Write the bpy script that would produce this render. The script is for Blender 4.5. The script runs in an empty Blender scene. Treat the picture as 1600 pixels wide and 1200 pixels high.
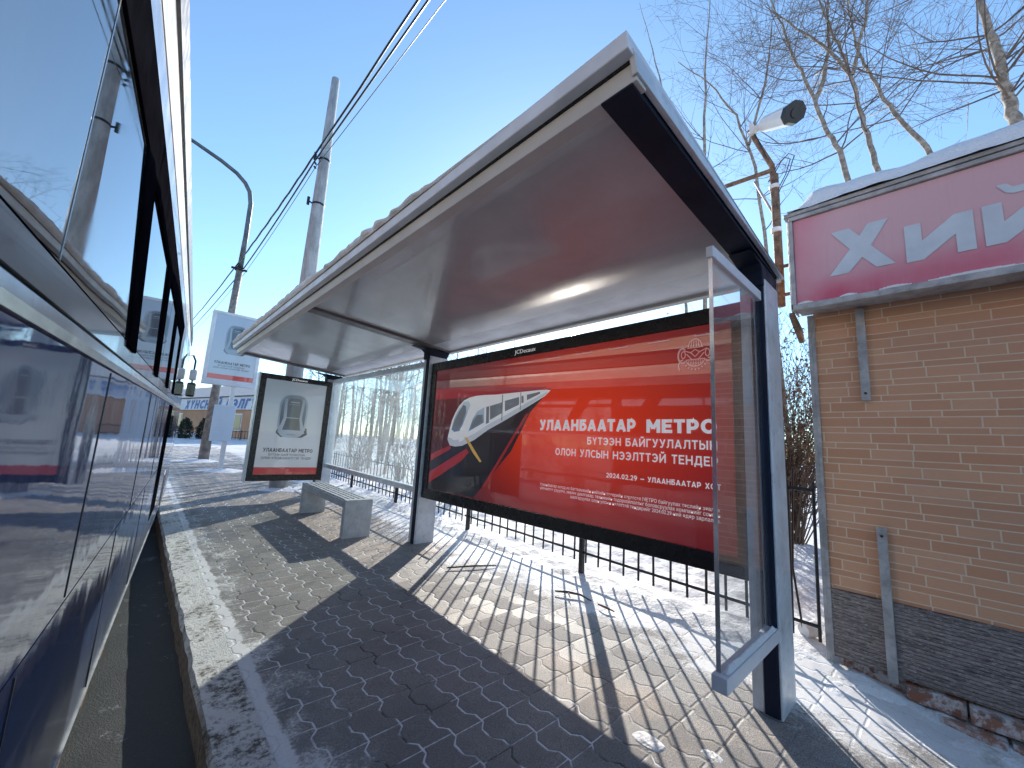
import bpy, bmesh, math, random
from mathutils import Vector, Matrix, noise as mnoise
random.seed(7)
S = bpy.context.scene
COL = S.collection
R_ = math.radians

# ------------------------------------------------------------------ camera, sky, sun, exposure
cam = bpy.data.cameras.new('camera'); camo = bpy.data.objects.new('camera', cam); COL.objects.link(camo)
cr = Vector((0.7262, -0.6852, 0.0560)); cu = Vector((-0.1442, -0.0721, 0.9869)); cf = Vector((0.6722, 0.7248, 0.1512))
cf.normalize(); cr = (cr - cf*cr.dot(cf)).normalized(); cu = cr.cross(cf)
mw = Matrix((cr, cu, -cf)).transposed().to_4x4(); mw.translation = (0, 0, 1.3)
camo.matrix_world = mw
cam.sensor_width = 36; cam.lens = 623.62/1600*36; cam.clip_start = 0.02; cam.clip_end = 3000
S.camera = camo
SUN_AZ, SUN_EL = 48.9, 25.0
W = bpy.data.worlds.new('World'); S.world = W; W.use_nodes = True
wn = W.node_tree
sky = wn.nodes.new('ShaderNodeTexSky'); sky.sky_type = 'NISHITA'; sky.sun_disc = False
sky.sun_elevation = R_(SUN_EL); sky.sun_rotation = R_(SUN_AZ); sky.altitude = 1300; sky.air_density = 1.0; sky.dust_density = 0.5; sky.ozone_density = 2.0
tint = wn.nodes.new('ShaderNodeMix'); tint.data_type = 'RGBA'; tint.blend_type = 'MULTIPLY'; tint.inputs[0].default_value = 1; tint.inputs[7].default_value = (.84, .97, .97, 1)
wn.links.new(sky.outputs[0], tint.inputs[6]); wn.links.new(tint.outputs[2], wn.nodes['Background'].inputs[0]); wn.nodes['Background'].inputs[1].default_value = 0.15
sl = bpy.data.lights.new('sun', 'SUN'); sl.energy = 3.1; sl.angle = R_(0.5); sl.color = (1.0, 0.93, 0.82)
slo = bpy.data.objects.new('sun', sl); COL.objects.link(slo)
sv = Vector((math.sin(R_(SUN_AZ))*math.cos(R_(SUN_EL)), math.cos(R_(SUN_AZ))*math.cos(R_(SUN_EL)), math.sin(R_(SUN_EL))))
slo.rotation_euler = sv.to_track_quat('Z', 'Y').to_euler(); slo.location = (8, 8, 20)
S.view_settings.view_transform = 'Standard'; S.view_settings.look = 'None'
S.view_settings.exposure = 1.12; S.view_settings.gamma = 1; S.view_settings.use_curve_mapping = False
S.cycles.max_bounces = 8; S.cycles.transparent_max_bounces = 16

def gz(y):                        # the street climbs gently away from the camera
    return 0.0215*(min(y, 70) - 1.3)

# ------------------------------------------------------------------ material helpers
class NT:
    def __init__(s, name):
        s.mat = bpy.data.materials.new(name); s.mat.use_nodes = True
        s.t = s.mat.node_tree; s.p = s.t.nodes['Principled BSDF']; s.out = s.t.nodes['Material Output']
        s._g = None
    def n(s, typ, **kw):
        x = s.t.nodes.new(typ)
        for k, v in kw.items(): setattr(x, k, v)
        return x
    def set(s, sock, v):
        if isinstance(v, bpy.types.NodeSocket): s.t.links.new(v, sock)
        elif isinstance(v, (tuple, list)) and len(v) == 3 and sock.type == 'RGBA': sock.default_value = (*v, 1)
        else: sock.default_value = v
    def geo(s):
        if not s._g: s._g = s.n('ShaderNodeNewGeometry')
        return s._g
    def pos(s): return s.geo().outputs['Position']
    def obj(s): return s.n('ShaderNodeTexCoord').outputs['Object']
    def xyz(s, v):
        q = s.n('ShaderNodeSeparateXYZ'); s.set(q.inputs[0], v); return q.outputs
    def comb(s, x, y, z=0.0):
        q = s.n('ShaderNodeCombineXYZ')
        for i, v in enumerate((x, y, z)): s.set(q.inputs[i], v)
        return q.outputs[0]
    def m(s, op, a, b=0.0, c=0.0):
        q = s.n('ShaderNodeMath', operation=op); s.set(q.inputs[0], a); s.set(q.inputs[1], b); s.set(q.inputs[2], c); return q.outputs[0]
    def mr(s, v, a, b, c=0.0, d=1.0, smooth=True):
        q = s.n('ShaderNodeMapRange'); q.interpolation_type = 'SMOOTHSTEP' if smooth else 'LINEAR'
        for i, x in enumerate((v, a, b, c, d)): s.set(q.inputs[i], x)
        return q.outputs[0]
    def noise(s, v, scale, detail=4, rough=.55, dist=0):
        q = s.n('ShaderNodeTexNoise'); s.set(q.inputs['Vector'], v); q.inputs['Scale'].default_value = scale
        q.inputs['Detail'].default_value = detail; q.inputs['Roughness'].default_value = rough; q.inputs['Distortion'].default_value = dist
        return q.outputs['Fac']
    def white(s, v):
        q = s.n('ShaderNodeTexWhiteNoise'); s.set(q.inputs['Vector'], v); return q.outputs['Value']
    def scale(s, v, sc):
        q = s.n('ShaderNodeVectorMath', operation='MULTIPLY'); s.set(q.inputs[0], v); q.inputs[1].default_value = sc; return q.outputs[0]
    def mix(s, f, a, b):
        q = s.n('ShaderNodeMix', data_type='RGBA'); s.set(q.inputs[0], f); s.set(q.inputs[6], a); s.set(q.inputs[7], b); return q.outputs[2]
    def bump(s, h, strength=.3, dist=.01, prev=None):
        q = s.n('ShaderNodeBump'); q.inputs['Strength'].default_value = strength; q.inputs['Distance'].default_value = dist
        s.set(q.inputs['Height'], h)
        if prev: s.set(q.inputs['Normal'], prev)
        return q.outputs[0]
    def P(s, **kw):
        for k, v in kw.items(): s.set(s.p.inputs[k.replace('_', ' ')], v)
        return s.mat

def M(name, col, rough=.5, metal=0., amt=.12, scale=6., bump=0., bscale=60., coat=0., spec=.5, dirt=None, stretch=(1, 1, 1)):
    a = NT(name); v = a.scale(a.pos(), stretch) if stretch != (1, 1, 1) else a.pos()
    f = a.noise(v, scale, 6, .6)
    lo = tuple(c*(1-amt*1.6) for c in col); hi = tuple(min(1, c*(1+amt*1.6)) for c in col)
    c = a.mix(a.mr(f, .3, .7), lo, hi)
    if dirt:
        c = a.mix(a.m('MULTIPLY', a.mr(a.noise(v, scale*3.1, 8, .7), .5, .72), dirt[1]), c, dirt[0])
    kw = dict(Base_Color=c, Roughness=a.mr(a.noise(v, scale*2.3, 4), .3, .7, max(0, rough*.8), min(1, rough*1.2)), Metallic=metal, Coat_Weight=coat)
    if coat: a.p.inputs['Coat Roughness'].default_value = .03
    a.p.inputs['Specular IOR Level'].default_value = spec
    if bump: kw['Normal'] = a.bump(a.noise(v, bscale, 4, .6), bump, .01)
    return a.P(**kw)

# ------------------------------------------------------------------ mesh helpers
class MB:
    def __init__(s): s.v = []; s.f = []; s.mi = []; s.k = 0
    def mat(s, k): s.k = k; return s
    def add(s, vs, fs):
        o = len(s.v); s.v += [tuple(v) for v in vs]; s.f += [tuple(o+i for i in f) for f in fs]; s.mi += [s.k]*len(fs); return s
    def box(s, x0, x1, y0, y1, z0, z1, mtx=None):
        vs = [Vector(p) for p in ((x0, y0, z0), (x1, y0, z0), (x1, y1, z0), (x0, y1, z0), (x0, y0, z1), (x1, y0, z1), (x1, y1, z1), (x0, y1, z1))]
        if mtx: vs = [mtx @ p for p in vs]
        return s.add(vs, [(0, 3, 2, 1), (4, 5, 6, 7), (0, 1, 5, 4), (1, 2, 6, 5), (2, 3, 7, 6), (3, 0, 4, 7)])
    def hexa(s, b, t):            # two quads, bottom and top
        return s.add(list(b)+list(t), [(0, 3, 2, 1), (4, 5, 6, 7), (0, 1, 5, 4), (1, 2, 6, 5), (2, 3, 7, 6), (3, 0, 4, 7)])
    def prism(s, pts, off):       # polygon (3D pts) pushed along vector off
        n = len(pts); off = Vector(off); a = [Vector(p) for p in pts]; b = [p+off for p in a]
        return s.add(a+b, [tuple(range(n-1, -1, -1)), tuple(range(n, 2*n))]+[(i, (i+1) % n, n+(i+1) % n, n+i) for i in range(n)])
    def poly(s, pts): return s.add(pts, [tuple(range(len(pts)))])
    def tube(s, pts, rad, n=8, cap=True):
        pts = [Vector(p) for p in pts]; m = len(pts)
        if not isinstance(rad, (list, tuple)): rad = [rad]*m
        vs = []; prev = None
        for i, p in enumerate(pts):
            d = (pts[min(i+1, m-1)] - pts[max(i-1, 0)])
            d = d.normalized() if d.length > 1e-9 else Vector((0, 0, 1))
            if prev is None: a = d.orthogonal().normalized()
            else:
                a = prev - d*prev.dot(d); a = a.normalized() if a.length > 1e-6 else d.orthogonal().normalized()
            prev = a; b = d.cross(a)
            for k in range(n):
                t = 2*math.pi*k/n; vs.append(p + (a*math.cos(t)+b*math.sin(t))*rad[i])
        fs = [(i*n+k, i*n+(k+1) % n, (i+1)*n+(k+1) % n, (i+1)*n+k) for i in range(m-1) for k in range(n)]
        if cap: fs += [tuple(range(n-1, -1, -1)), tuple((m-1)*n+k for k in range(n))]
        return s.add(vs, fs)
    def build(s, name, mats, parent=None, bevel=0., smooth=False):
        me = bpy.data.meshes.new(name); me.from_pydata(s.v, [], s.f)
        for m in (mats if isinstance(mats, (list, tuple)) else [mats]): me.materials.append(m)
        me.polygons.foreach_set('material_index', s.mi)
        if smooth: me.polygons.foreach_set('use_smooth', [True]*len(s.f))
        me.update()
        o = bpy.data.objects.new(name, me); COL.objects.link(o)
        if parent: o.parent = parent
        if bevel:
            b = o.modifiers.new('bevel', 'BEVEL'); b.width = bevel; b.segments = 2; b.limit_method = 'ANGLE'; b.angle_limit = R_(40)
        return o

def tag(o, label=None, cat=None, group=None, kind=None):
    if label: o['label'] = label
    if cat: o['category'] = cat
    if group: o['group'] = group
    if kind: o['kind'] = kind
    return o
def thing(name, label, cat, group=None, loc=(0, 0, 0)):
    o = bpy.data.objects.new(name, None); COL.objects.link(o); o.location = loc; o.empty_display_size = .2
    return tag(o, label, cat, group)
def sm(x, a, b):
    t = max(0, min(1, (x-a)/(b-a))); return t*t*(3-2*t)
def N2(x, y, s=1., o=0.): return mnoise.noise(Vector((x*s+o, y*s-o, o*1.7)))
def fract(n, x, y, s):
    r = 0; a = 1
    for i in range(n): r += a*N2(x, y, s, 3.1*i+1); a *= .5; s *= 2.1
    return r

# ------------------------------------------------------------------ lettering by strokes
def arc(cx, cy, rx, ry, a0, a1, n=14): return [(cx+rx*math.cos(R_(a0+(a1-a0)*i/n)), cy+ry*math.sin(R_(a0+(a1-a0)*i/n))) for i in range(n+1)]
def glyph(c, t):                  # strokes in unit height and the width of the letter
    h = t/2; e = 1-h
    def bowl(w, y0, y1): r = (y1-y0)/2; return [(h, y1), (w-h-r*.85, y1)] + arc(w-h-r*.85, (y0+y1)/2, r*.85, r, 90, -90) + [(h, y0)]
    w = .72
    if c == 'У': return [[(h*.9, 1), (.40, .36)], [(w-h*.9, 1), (.36, .18), (.29, h), (.1, h)]], w
    if c == 'Л': w = .78; return [[(0.0, h), (.1, h), (.19, .22), (.23, e), (w-h, e), (w-h, 0)]], w
    if c == 'А': w = .82; return [[(h*.9, 0), (w/2, 1-h*.3)], [(w-h*.9, 0), (w/2, 1-h*.3)], [(.2, .28), (w-.2, .28)]], w
    if c == 'Н': w = .76; return [[(h, 0), (h, 1)], [(w-h, 0), (w-h, 1)], [(h, .5), (w-h, .5)]], w
    if c == 'Б': w = .7; return [[(h, 0), (h, 1)], [(h, e), (w-.06, e)], bowl(w, h, .58)], w
    if c == 'Ь': w = .68; return [[(h, 0), (h, 1)], bowl(w, h, .58)], w
    if c == 'Ы': w = .92; return [[(h, 0), (h, 1)], bowl(.64, h, .58), [(w-h, 0), (w-h, 1)]], w
    if c == 'В': w = .7; return [[(h, 0), (h, 1)], bowl(w, h, .52), bowl(w-.05, .52, e)], w
    if c == 'Т': w = .66; return [[(w/2, 0), (w/2, 1)], [(0, e), (w, e)]], w
    if c in 'РP': w = .68; return [[(h, 0), (h, 1)], bowl(w, .36, e)], w
    if c == 'М': w = .9; return [[(h, 0), (h, 1)], [(w-h, 0), (w-h, 1)], [(h, .97), (w/2, .3)], [(w-h, .97), (w/2, .3)]], w
    if c == 'Е': w = .64; return [[(h, 0), (h, 1)], [(h, e), (w, e)], [(h, h), (w, h)], [(h, .51), (w-.06, .51)]], w
    if c in 'О0': w = .86 if c == 'О' else .68; return [arc(w/2, .5, w/2-h, .5-h, 0, 360, 28)], w
    if c == 'Ү': w = .72; return [[(h*.9, 1), (w/2, .45)], [(w-h*.9, 1), (w/2, .45)], [(w/2, .5), (w/2, 0)]], w
    if c == 'Э': w = .76; return [arc(w-h-.34, .5, .34, .5-h, 140, -140, 22), [(.24, .5), (w-h, .5)]], w
    if c == 'С': w = .74; return [arc(h+.37, .5, .37, .5-h, 45, 315, 22)], w
    if c in 'ИЙ':
        w = .78; s = [[(h, 0), (h, 1)], [(w-h, 0), (w-h, 1)], [(h, .08), (w-h, .92)]]
        if c == 'Й': s.append(arc(w/2, 1.3, .17, .17, 200, 340, 8))
        return s, w
    if c == 'Г': w = .6; return [[(h, 0), (h, 1)], [(h, e), (w, e)]], w
    if c == 'Д': w = .86; return [[(.17, h+.02), (.25, .5), (.28, e), (w-.14, e), (w-.14, h)], [(0.0, h+.04), (w, h+.04)], [(h, h), (h, -.17)], [(w-h, h), (w-h, -.17)]], w
    if c == 'Х': w = .76; return [[(h, 0), (w-h, 1)], [(h, 1), (w-h, 0)]], w
    if c == '2': w = .62; return [arc(w/2, e-.26, w/2-h, .26, 165, -35, 14) + [(h, h), (w, h)]], w
    if c == '4': w = .7; return [[(.5, 0), (.5, 1)], [(.5, .97), (h, .28), (w, .28)]], w
    if c == '9': w = .64; return [arc(w/2, .66, w/2-h, .34-h, 0, 360, 20), [(w-h, .66), (w-h-.03, .4), (.22, 0)]], w
    if c == '1': w = .4; return [[(.28, 0), (.28, 1)], [(.28, .95), (.04, .8)]], w
    if c == '3': w = .62; return [arc(w/2-.03, .73, w/2-h, .27-h, 150, -90, 14), arc(w/2-.03, .29, w/2-h+.03, .29-h, 90, -150, 14)], w
    if c == '.': return [[(.1, 0), (.1, t)]], .22
    if c in '—-': w = .9 if c == '—' else .45; return [[(.05, .42), (w-.05, .42)]], w
    return [], .36
def text_mb(mb, txt, org, ux, uz, h, t=.14, nrm=None, gap=.1, width=None, align='L', slant=0.):
    """strokes of txt laid flat; org = lower left corner (or right with align R), height h, stroke t"""
    ux = Vector(ux).normalized(); uz = Vector(uz).normalized(); nrm = Vector(nrm); org = Vector(org)
    x = 0; out = []; k = 0
    for c in txt:
        st, w = glyph(c, t)
        for s_ in st: out.append([(px+x, py) for px, py in s_])
        x += w+gap
    tot = x-gap; sx = (width/(tot*h)) if width else 1.
    if align == 'R': org = org - ux*(tot*h*sx)
    for s_ in out:
        k = (k+1) % 6; lift = nrm*(.0004*k); L = []; Rr = []
        closed = math.hypot(s_[0][0]-s_[-1][0], s_[0][1]-s_[-1][1]) < 1e-6
        for i, p in enumerate(s_):
            a = s_[i-1] if i > 0 else (s_[-2] if closed else None); b = s_[i+1] if i < len(s_)-1 else (s_[1] if closed else None)
            d1 = Vector((p[0]-a[0], p[1]-a[1])).normalized() if a else None; d2 = Vector((b[0]-p[0], b[1]-p[1])).normalized() if b else None
            d1 = d1 or d2; d2 = d2 or d1
            n1 = Vector((-d1.y, d1.x)); n2 = Vector((-d2.y, d2.x)); mm = (n1+n2)
            mm = mm.normalized() if mm.length > .1 else n1
            q = t/2/max(.5, mm.dot(n1))
            L.append((p[0]+mm.x*q, p[1]+mm.y*q)); Rr.append((p[0]-mm.x*q, p[1]-mm.y*q))
        vs = [org+lift+ux*((px+slant*py)*h*sx)+uz*(py*h) for px, py in L+Rr]; n = len(L)
        mb.add(vs, [(i, n+i, n+i+1, i+1) for i in range(n-1)])
    return tot*h*sx
def font_mesh(name, txt, mtx, size, mat, parent, align='LEFT', width=None, bold=0):
    f = bpy.data.curves.new(name, 'FONT'); f.body = txt; f.size = size; f.align_x = align; f.resolution_u = 2
    o = bpy.data.objects.new(name, f); COL.objects.link(o)
    dg = bpy.context.evaluated_depsgraph_get(); me = bpy.data.meshes.new_from_object(o.evaluated_get(dg)); bpy.data.objects.remove(o)
    me.materials.clear(); me.materials.append(mat)
    xs = [v.co.x for v in me.vertices]; k = width/(max(xs)-min(xs)) if width else 1
    if bold:
        bm = bmesh.new(); bm.from_mesh(me); g = bmesh.ops.duplicate(bm, geom=bm.faces[:]+bm.edges[:]+bm.verts[:])
        for e in g['geom']:
            if isinstance(e, bmesh.types.BMVert): e.co += Vector((bold, 0, .0005))
        bm.to_mesh(me); bm.free()
    for v in me.vertices: v.co = mtx @ Vector((v.co.x*k, v.co.y, v.co.z))
    o = bpy.data.objects.new(name, me); COL.objects.link(o); o.parent = parent
    return o
def frame_m(org, ux, uz, n):      # matrix that lays text (x right, y up, z out)
    m = Matrix((Vector(ux), Vector(uz), Vector(n))).transposed().to_4x4(); m.translation = org; return m

# ------------------------------------------------------------------ materials
def mat_pavement():
    a = NT('paving'); p = a.pos(); X, Y, Z = a.xyz(p)
    wob = a.m('MULTIPLY', a.m('SUBTRACT', a.noise(p, 1.3, 2), .5), .03)
    tri = a.m('PINGPONG', Y, .1)
    xs = a.m('ADD', a.m('ADD', X, a.m('MULTIPLY', a.mr(tri, .030, .066, 0., 1., False), .034)), wob)
    u = a.m('DIVIDE', xs, .155); row = a.m('FLOOR', u); fu = a.m('SUBTRACT', u, row)
    v = a.m('ADD', a.m('DIVIDE', a.m('ADD', Y, wob), .20), a.m('MULTIPLY', a.white(a.comb(row, 5.)), .16)); cv = a.m('FLOOR', v); fv = a.m('SUBTRACT', v, cv)
    du = a.m('MULTIPLY', a.m('MINIMUM', fu, a.m('SUBTRACT', 1., fu)), .155)
    dv = a.m('MULTIPLY', a.m('MINIMUM', fv, a.m('SUBTRACT', 1., fv)), .20)
    d = a.m('MINIMUM', du, a.m('ADD', dv, .0022))
    d = a.m('ADD', d, a.m('MULTIPLY', a.m('SUBTRACT', a.noise(p, 55, 3), .5), .008))
    joint = a.mr(d, .0028, .0062, 1., 0.)
    rnd = a.white(a.comb(row, cv)); rnd2 = a.white(a.comb(row, cv, 3.3))
    base = a.mix(rnd, (.150, .145, .150), (.235, .225, .22))
    base = a.mix(a.m('MULTIPLY', rnd2, .18), base, (.32, .24, .18))
    warm = a.m('MULTIPLY', a.mr(a.noise(p, 1.1, 5, .6), .47, .62), a.mr(X, 1.7, 2.3, .12, .75))  # tan patches; sun warmth put in past the poster's shadow edge, little in shade
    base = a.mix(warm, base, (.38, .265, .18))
    grit = a.noise(p, 140, 5, .75)
    base = a.mix(a.m('MULTIPLY', a.mr(grit, .42, .66), .7), base, (.075, .072, .075))
    base = a.mix(a.m('MULTIPLY', a.mr(a.noise(p, 9, 6, .7), .5, .75), .5), base, (.14, .125, .11))
    # old snow: packed into the joints, a crust near the kerb, along the fence and further up the street
    kerb = a.m('ADD', a.mr(X, .62, 1.25, .9, 0.), a.mr(a.m('ADD', X, a.m('MULTIPLY', a.noise(p, 6, 3), .09)), .67, .72, 1.4, 0.))
    fence = a.mr(a.m('ADD', X, a.m('MULTIPLY', a.noise(p, 1.5, 3), 1.2)), 2.75, 3.9)
    far = a.m('MULTIPLY', a.mr(Y, 9., 16.), .55)
    cover = a.m('MAXIMUM', a.m('MULTIPLY', kerb, .62), a.m('MAXIMUM', fence, far))
    sn = a.noise(p, 4.5, 9, .72, .4); sn2 = a.noise(p, 70, 6, .8)
    thr = a.m('SUBTRACT', .69, a.m('MULTIPLY', cover, .36))
    patch = a.mr(a.m('ADD', a.m('MULTIPLY', sn, .62), a.m('MULTIPLY', sn2, .38)), a.m('SUBTRACT', thr, .04), a.m('ADD', thr, .10))
    frost_and_sun = a.m('MULTIPLY', a.mr(a.noise(p, 210, 3, .8), .46, .62), a.m('ADD', a.mr(a.noise(p, 2.2, 4, .6), .35, .62, .12, .55), a.mr(X, 1.6, 2.4, 0., .35)))  # frost specks, plus extra paleness put into the colour across the sunlit strip
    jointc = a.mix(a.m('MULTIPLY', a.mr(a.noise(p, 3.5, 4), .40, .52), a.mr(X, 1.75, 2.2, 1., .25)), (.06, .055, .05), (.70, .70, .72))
    c = a.mix(a.m('MULTIPLY', frost_and_sun, .7), base, (.66, .64, .62))
    c = a.mix(joint, c, jointc)
    snowc = a.mix(sn2, (.52, .51, .51), (.86, .86, .87))
    c = a.mix(patch, c, snowc)
    hgt = a.m('ADD', a.m('MULTIPLY', a.mr(d, .003, .013), .6), a.m('ADD', a.m('MULTIPLY', grit, .35), a.m('MULTIPLY', rnd, .25)))
    hgt = a.m('ADD', hgt, a.m('MULTIPLY', patch, .7))
    return a.P(Base_Color=c, Roughness=a.mr(rnd, 0, 1, .6, .85), Normal=a.bump(hgt, .55, .011))
def mat_snow(name='snow', dirt=.35, grass=0.):
    a = NT(name); p = a.pos(); X, Y, Z = a.xyz(p)
    n1 = a.noise(p, 2.2, 7, .65); n2 = a.noise(p, 30, 6, .75)
    c = a.mix(n2, (.72, .73, .76), (.86, .86, .87))
    c = a.mix(a.m('MULTIPLY', a.mr(n1, .52, .68), dirt), c, (.36, .32, .27))
    c = a.mix(a.m('MULTIPLY', a.mr(n2, .60, .72), dirt), c, (.20, .17, .14))
    if grass:
        near = a.m('MULTIPLY', a.mr(X, 3.1, 3.9, 1., 0.), grass)
        g = a.m('MULTIPLY', a.mr(a.noise(p, 48, 8, .8), .46, .62), a.m('MULTIPLY', a.mr(a.noise(p, 1.7, 5, .6), .42, .58), near))
        c = a.mix(g, c, (.16, .135, .10))
    b = a.bump(a.noise(p, 16, 6, .6), .6, .05); b = a.bump(n2, .5, .012, b)
    a.p.inputs['Subsurface Weight'].default_value = 0
    return a.P(Base_Color=c, Roughness=.75, Normal=b)
def mat_asphalt():
    a = NT('asphalt'); p = a.pos()
    c = a.mix(a.noise(p, 90, 6, .75), (.025, .026, .03), (.085, .085, .09))
    c = a.mix(a.m('MULTIPLY', a.mr(a.noise(p, 5, 8, .75), .58, .68), .6), c, (.45, .46, .5))
    return a.P(Base_Color=c, Roughness=.75, Normal=a.bump(a.noise(p, 110, 4, .7), .6, .01))
def mat_siding():
    """long thin brick cladding: courses alternate thick and thin, brick lengths vary"""
    a = NT('brick_cladding'); X, Y, Z = a.xyz(a.pos())
    per = .1075; th = .62
    v = a.m('DIVIDE', a.m('ADD', Z, 5.), per); cv = a.m('FLOOR', v); fv = a.m('SUBTRACT', v, cv)
    thin = a.m('GREATER_THAN', fv, th); row = a.m('ADD', a.m('MULTIPLY', cv, 2.), thin)
    dz = a.m('MULTIPLY', a.m('MINIMUM', a.m('MINIMUM', fv, a.m('ABSOLUTE', a.m('SUBTRACT', fv, th))), a.m('SUBTRACT', 1., fv)), per)
    ln = a.mr(thin, 0., 1., .205, .232, False)
    u = a.m('ADD', a.m('DIVIDE', a.m('ADD', Y, 20.), ln), a.m('MULTIPLY', a.white(a.comb(row, 1.7)), 7.)); cu_ = a.m('FLOOR', u); fu = a.m('SUBTRACT', u, cu_)
    j = a.m('MULTIPLY', a.m('SUBTRACT', a.white(a.comb(row, cu_, .5)), .5), .35)
    fu2 = a.m('ABSOLUTE', a.m('SUBTRACT', fu, a.m('ADD', .5, j))); du = a.m('MULTIPLY', fu2, ln)
    mort = a.m('MAXIMUM', a.mr(dz, .0025, .0045, 1., 0.), a.mr(du, .0025, .0045, 1., 0.))
    rnd = a.white(a.comb(row, a.m('ADD', cu_, a.m('GREATER_THAN', fu, a.m('ADD', .5, j))), 9.))
    rub = a.noise(a.scale(a.pos(), (1, 4, 60)), 6, 5, .7)
    c = a.mix(rnd, (.57, .265, .145), (.68, .36, .215))
    c = a.mix(a.m('MULTIPLY', a.mr(rub, .4, .75), .4), c, (.42, .26, .16))
    c = a.mix(mort, c, (.74, .56, .40))
    c = a.mix(a.m('MULTIPLY', a.mr(a.noise(a.pos(), 1.6, 5), .45, .7), .18), c, (.30, .25, .22))
    h = a.m('SUBTRACT', a.m('MULTIPLY', rub, .4), mort)
    return a.P(Base_Color=c, Roughness=.62, Normal=a.bump(h, .5, .006))
def mat_ledge():
    a = NT('slate_cladding'); X, Y, Z = a.xyz(a.pos())
    per = .021; zz = a.m('ADD', Z, a.m('MULTIPLY', a.noise(a.scale(a.pos(), (1, 3, 0)), 2, 2), .008))
    v = a.m('DIVIDE', a.m('ADD', zz, 5.), per); row = a.m('FLOOR', v); fv = a.m('SUBTRACT', v, row)
    u = a.m('ADD', a.m('DIVIDE', a.m('ADD', Y, 20.), .19), a.m('MULTIPLY', a.white(a.comb(row, 2.)), 5.)); cu_ = a.m('FLOOR', u)
    rnd = a.white(a.comb(row, cu_, 1.)); jag = a.noise(a.scale(a.pos(), (1, 14, 70)), 2.2, 4, .7)
    c = a.mix(rnd, (.15, .125, .12), (.27, .225, .21))
    c = a.mix(a.mr(fv, .0, .22, .75, 0.), c, (.035, .03, .03))
    c = a.mix(a.m('MULTIPLY', a.mr(jag, .52, .64), .75), c, (.46, .43, .42))
    c = a.mix(a.m('MULTIPLY', a.mr(a.noise(a.scale(a.pos(), (1, 10, 60)), 1.7, 4, .7), .52, .64), .8), c, (.045, .04, .045))
    h = a.m('ADD', a.m('MULTIPLY', rnd, .8), a.m('MULTIPLY', a.mr(fv, 0, .25), .5))
    return a.P(Base_Color=c, Roughness=.7, Normal=a.bump(h, .8, .012))
def mat_brick():
    a = NT('red_brick'); X, Y, Z = a.xyz(a.pos())
    b = a.n('ShaderNodeTexBrick'); a.set(b.inputs['Vector'], a.comb(Y, Z)); b.inputs['Scale'].default_value = 1
    b.inputs['Brick Width'].default_value = .25; b.inputs['Row Height'].default_value = .078; b.inputs['Mortar Size'].default_value = .007
    a.set(b.inputs['Color1'], (.24, .10, .065)); a.set(b.inputs['Color2'], (.33, .16, .11)); a.set(b.inputs['Mortar'], (.14, .12, .11))
    sn = a.m('MULTIPLY', a.mr(a.noise(a.pos(), 12, 7, .7), .45, .58), .8)
    c = a.mix(sn, b.outputs['Color'], (.6, .58, .58))
    return a.P(Base_Color=c, Roughness=.85, Normal=a.bump(a.m('ADD', b.outputs['Fac'], a.noise(a.pos(), 70, 4)), .4, .01))
def mat_sign_pink():
    a = NT('faded_red_sheet'); X, Y, Z = a.xyz(a.pos())
    f = a.noise(a.pos(), 1.4, 4); edge = a.m('MAXIMUM', a.mr(Z, 2.45, 2.72, 1., 0.), a.mr(Y, .35, .66, 0., .8))
    edge = a.m('MULTIPLY', edge, a.mr(f, .3, .75, .25, 1.))
    c = a.mix(edge, (.62, .385, .43), (.58, .075, .15))
    c = a.mix(a.m('MULTIPLY', a.mr(a.noise(a.scale(a.pos(), (1, 30, 1.2)), 2, 6, .7), .5, .75), .3), c, (.52, .30, .33))
    return a.P(Base_Color=c, Roughness=.5, Specular_IOR_Level=.3)
def mat_busbody():
    a = NT('bus_paint'); o = a.obj(); X, Y, Z = a.xyz(o)
    grime = a.mr(a.m('ADD', Z, a.m('MULTIPLY', a.noise(o, 5, 6, .7), .25)), .25, .95, .55, .0)
    c = a.mix(a.noise(o, 2, 3), (.026, .060, .18), (.042, .085, .23))
    streak = a.noise(a.scale(o, (1, 9, .5)), 3, 6, .75)
    c = a.mix(a.m('MULTIPLY', a.mr(streak, .5, .75), .22), c, (.22, .22, .24))
    c = a.mix(grime, c, (.13, .13, .125))
    w = a.noise(a.scale(o, (1, 1.3, .9)), 2.1, 2, .4); w2 = a.noise(a.scale(o, (1, 1, 2.)), 9, 3, .5)
    b = a.bump(a.m('ADD', w, a.m('MULTIPLY', w2, .05)), .10, .05)
    a.p.inputs['IOR'].default_value = 3.2
    return a.P(Base_Color=c, Roughness=a.mr(a.m('ADD', streak, grime), .4, 1.1, .045, .17), Normal=b)
def mat_busglass():
    a = NT('bus_window_glass'); o = a.obj()
    a.p.inputs['IOR'].default_value = 2.9
    d = a.mr(a.noise(a.scale(o, (1, 6, .7)), 3, 6, .7), .45, .8, 0., .07)
    c = a.mix(d, (.012, .015, .02), (.5, .5, .5))
    return a.P(Base_Color=c, Roughness=a.mr(a.noise(o, 4, 5), .3, .7, .0, .05), Normal=a.bump(a.noise(o, 1.2, 1), .03, .05))
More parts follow.
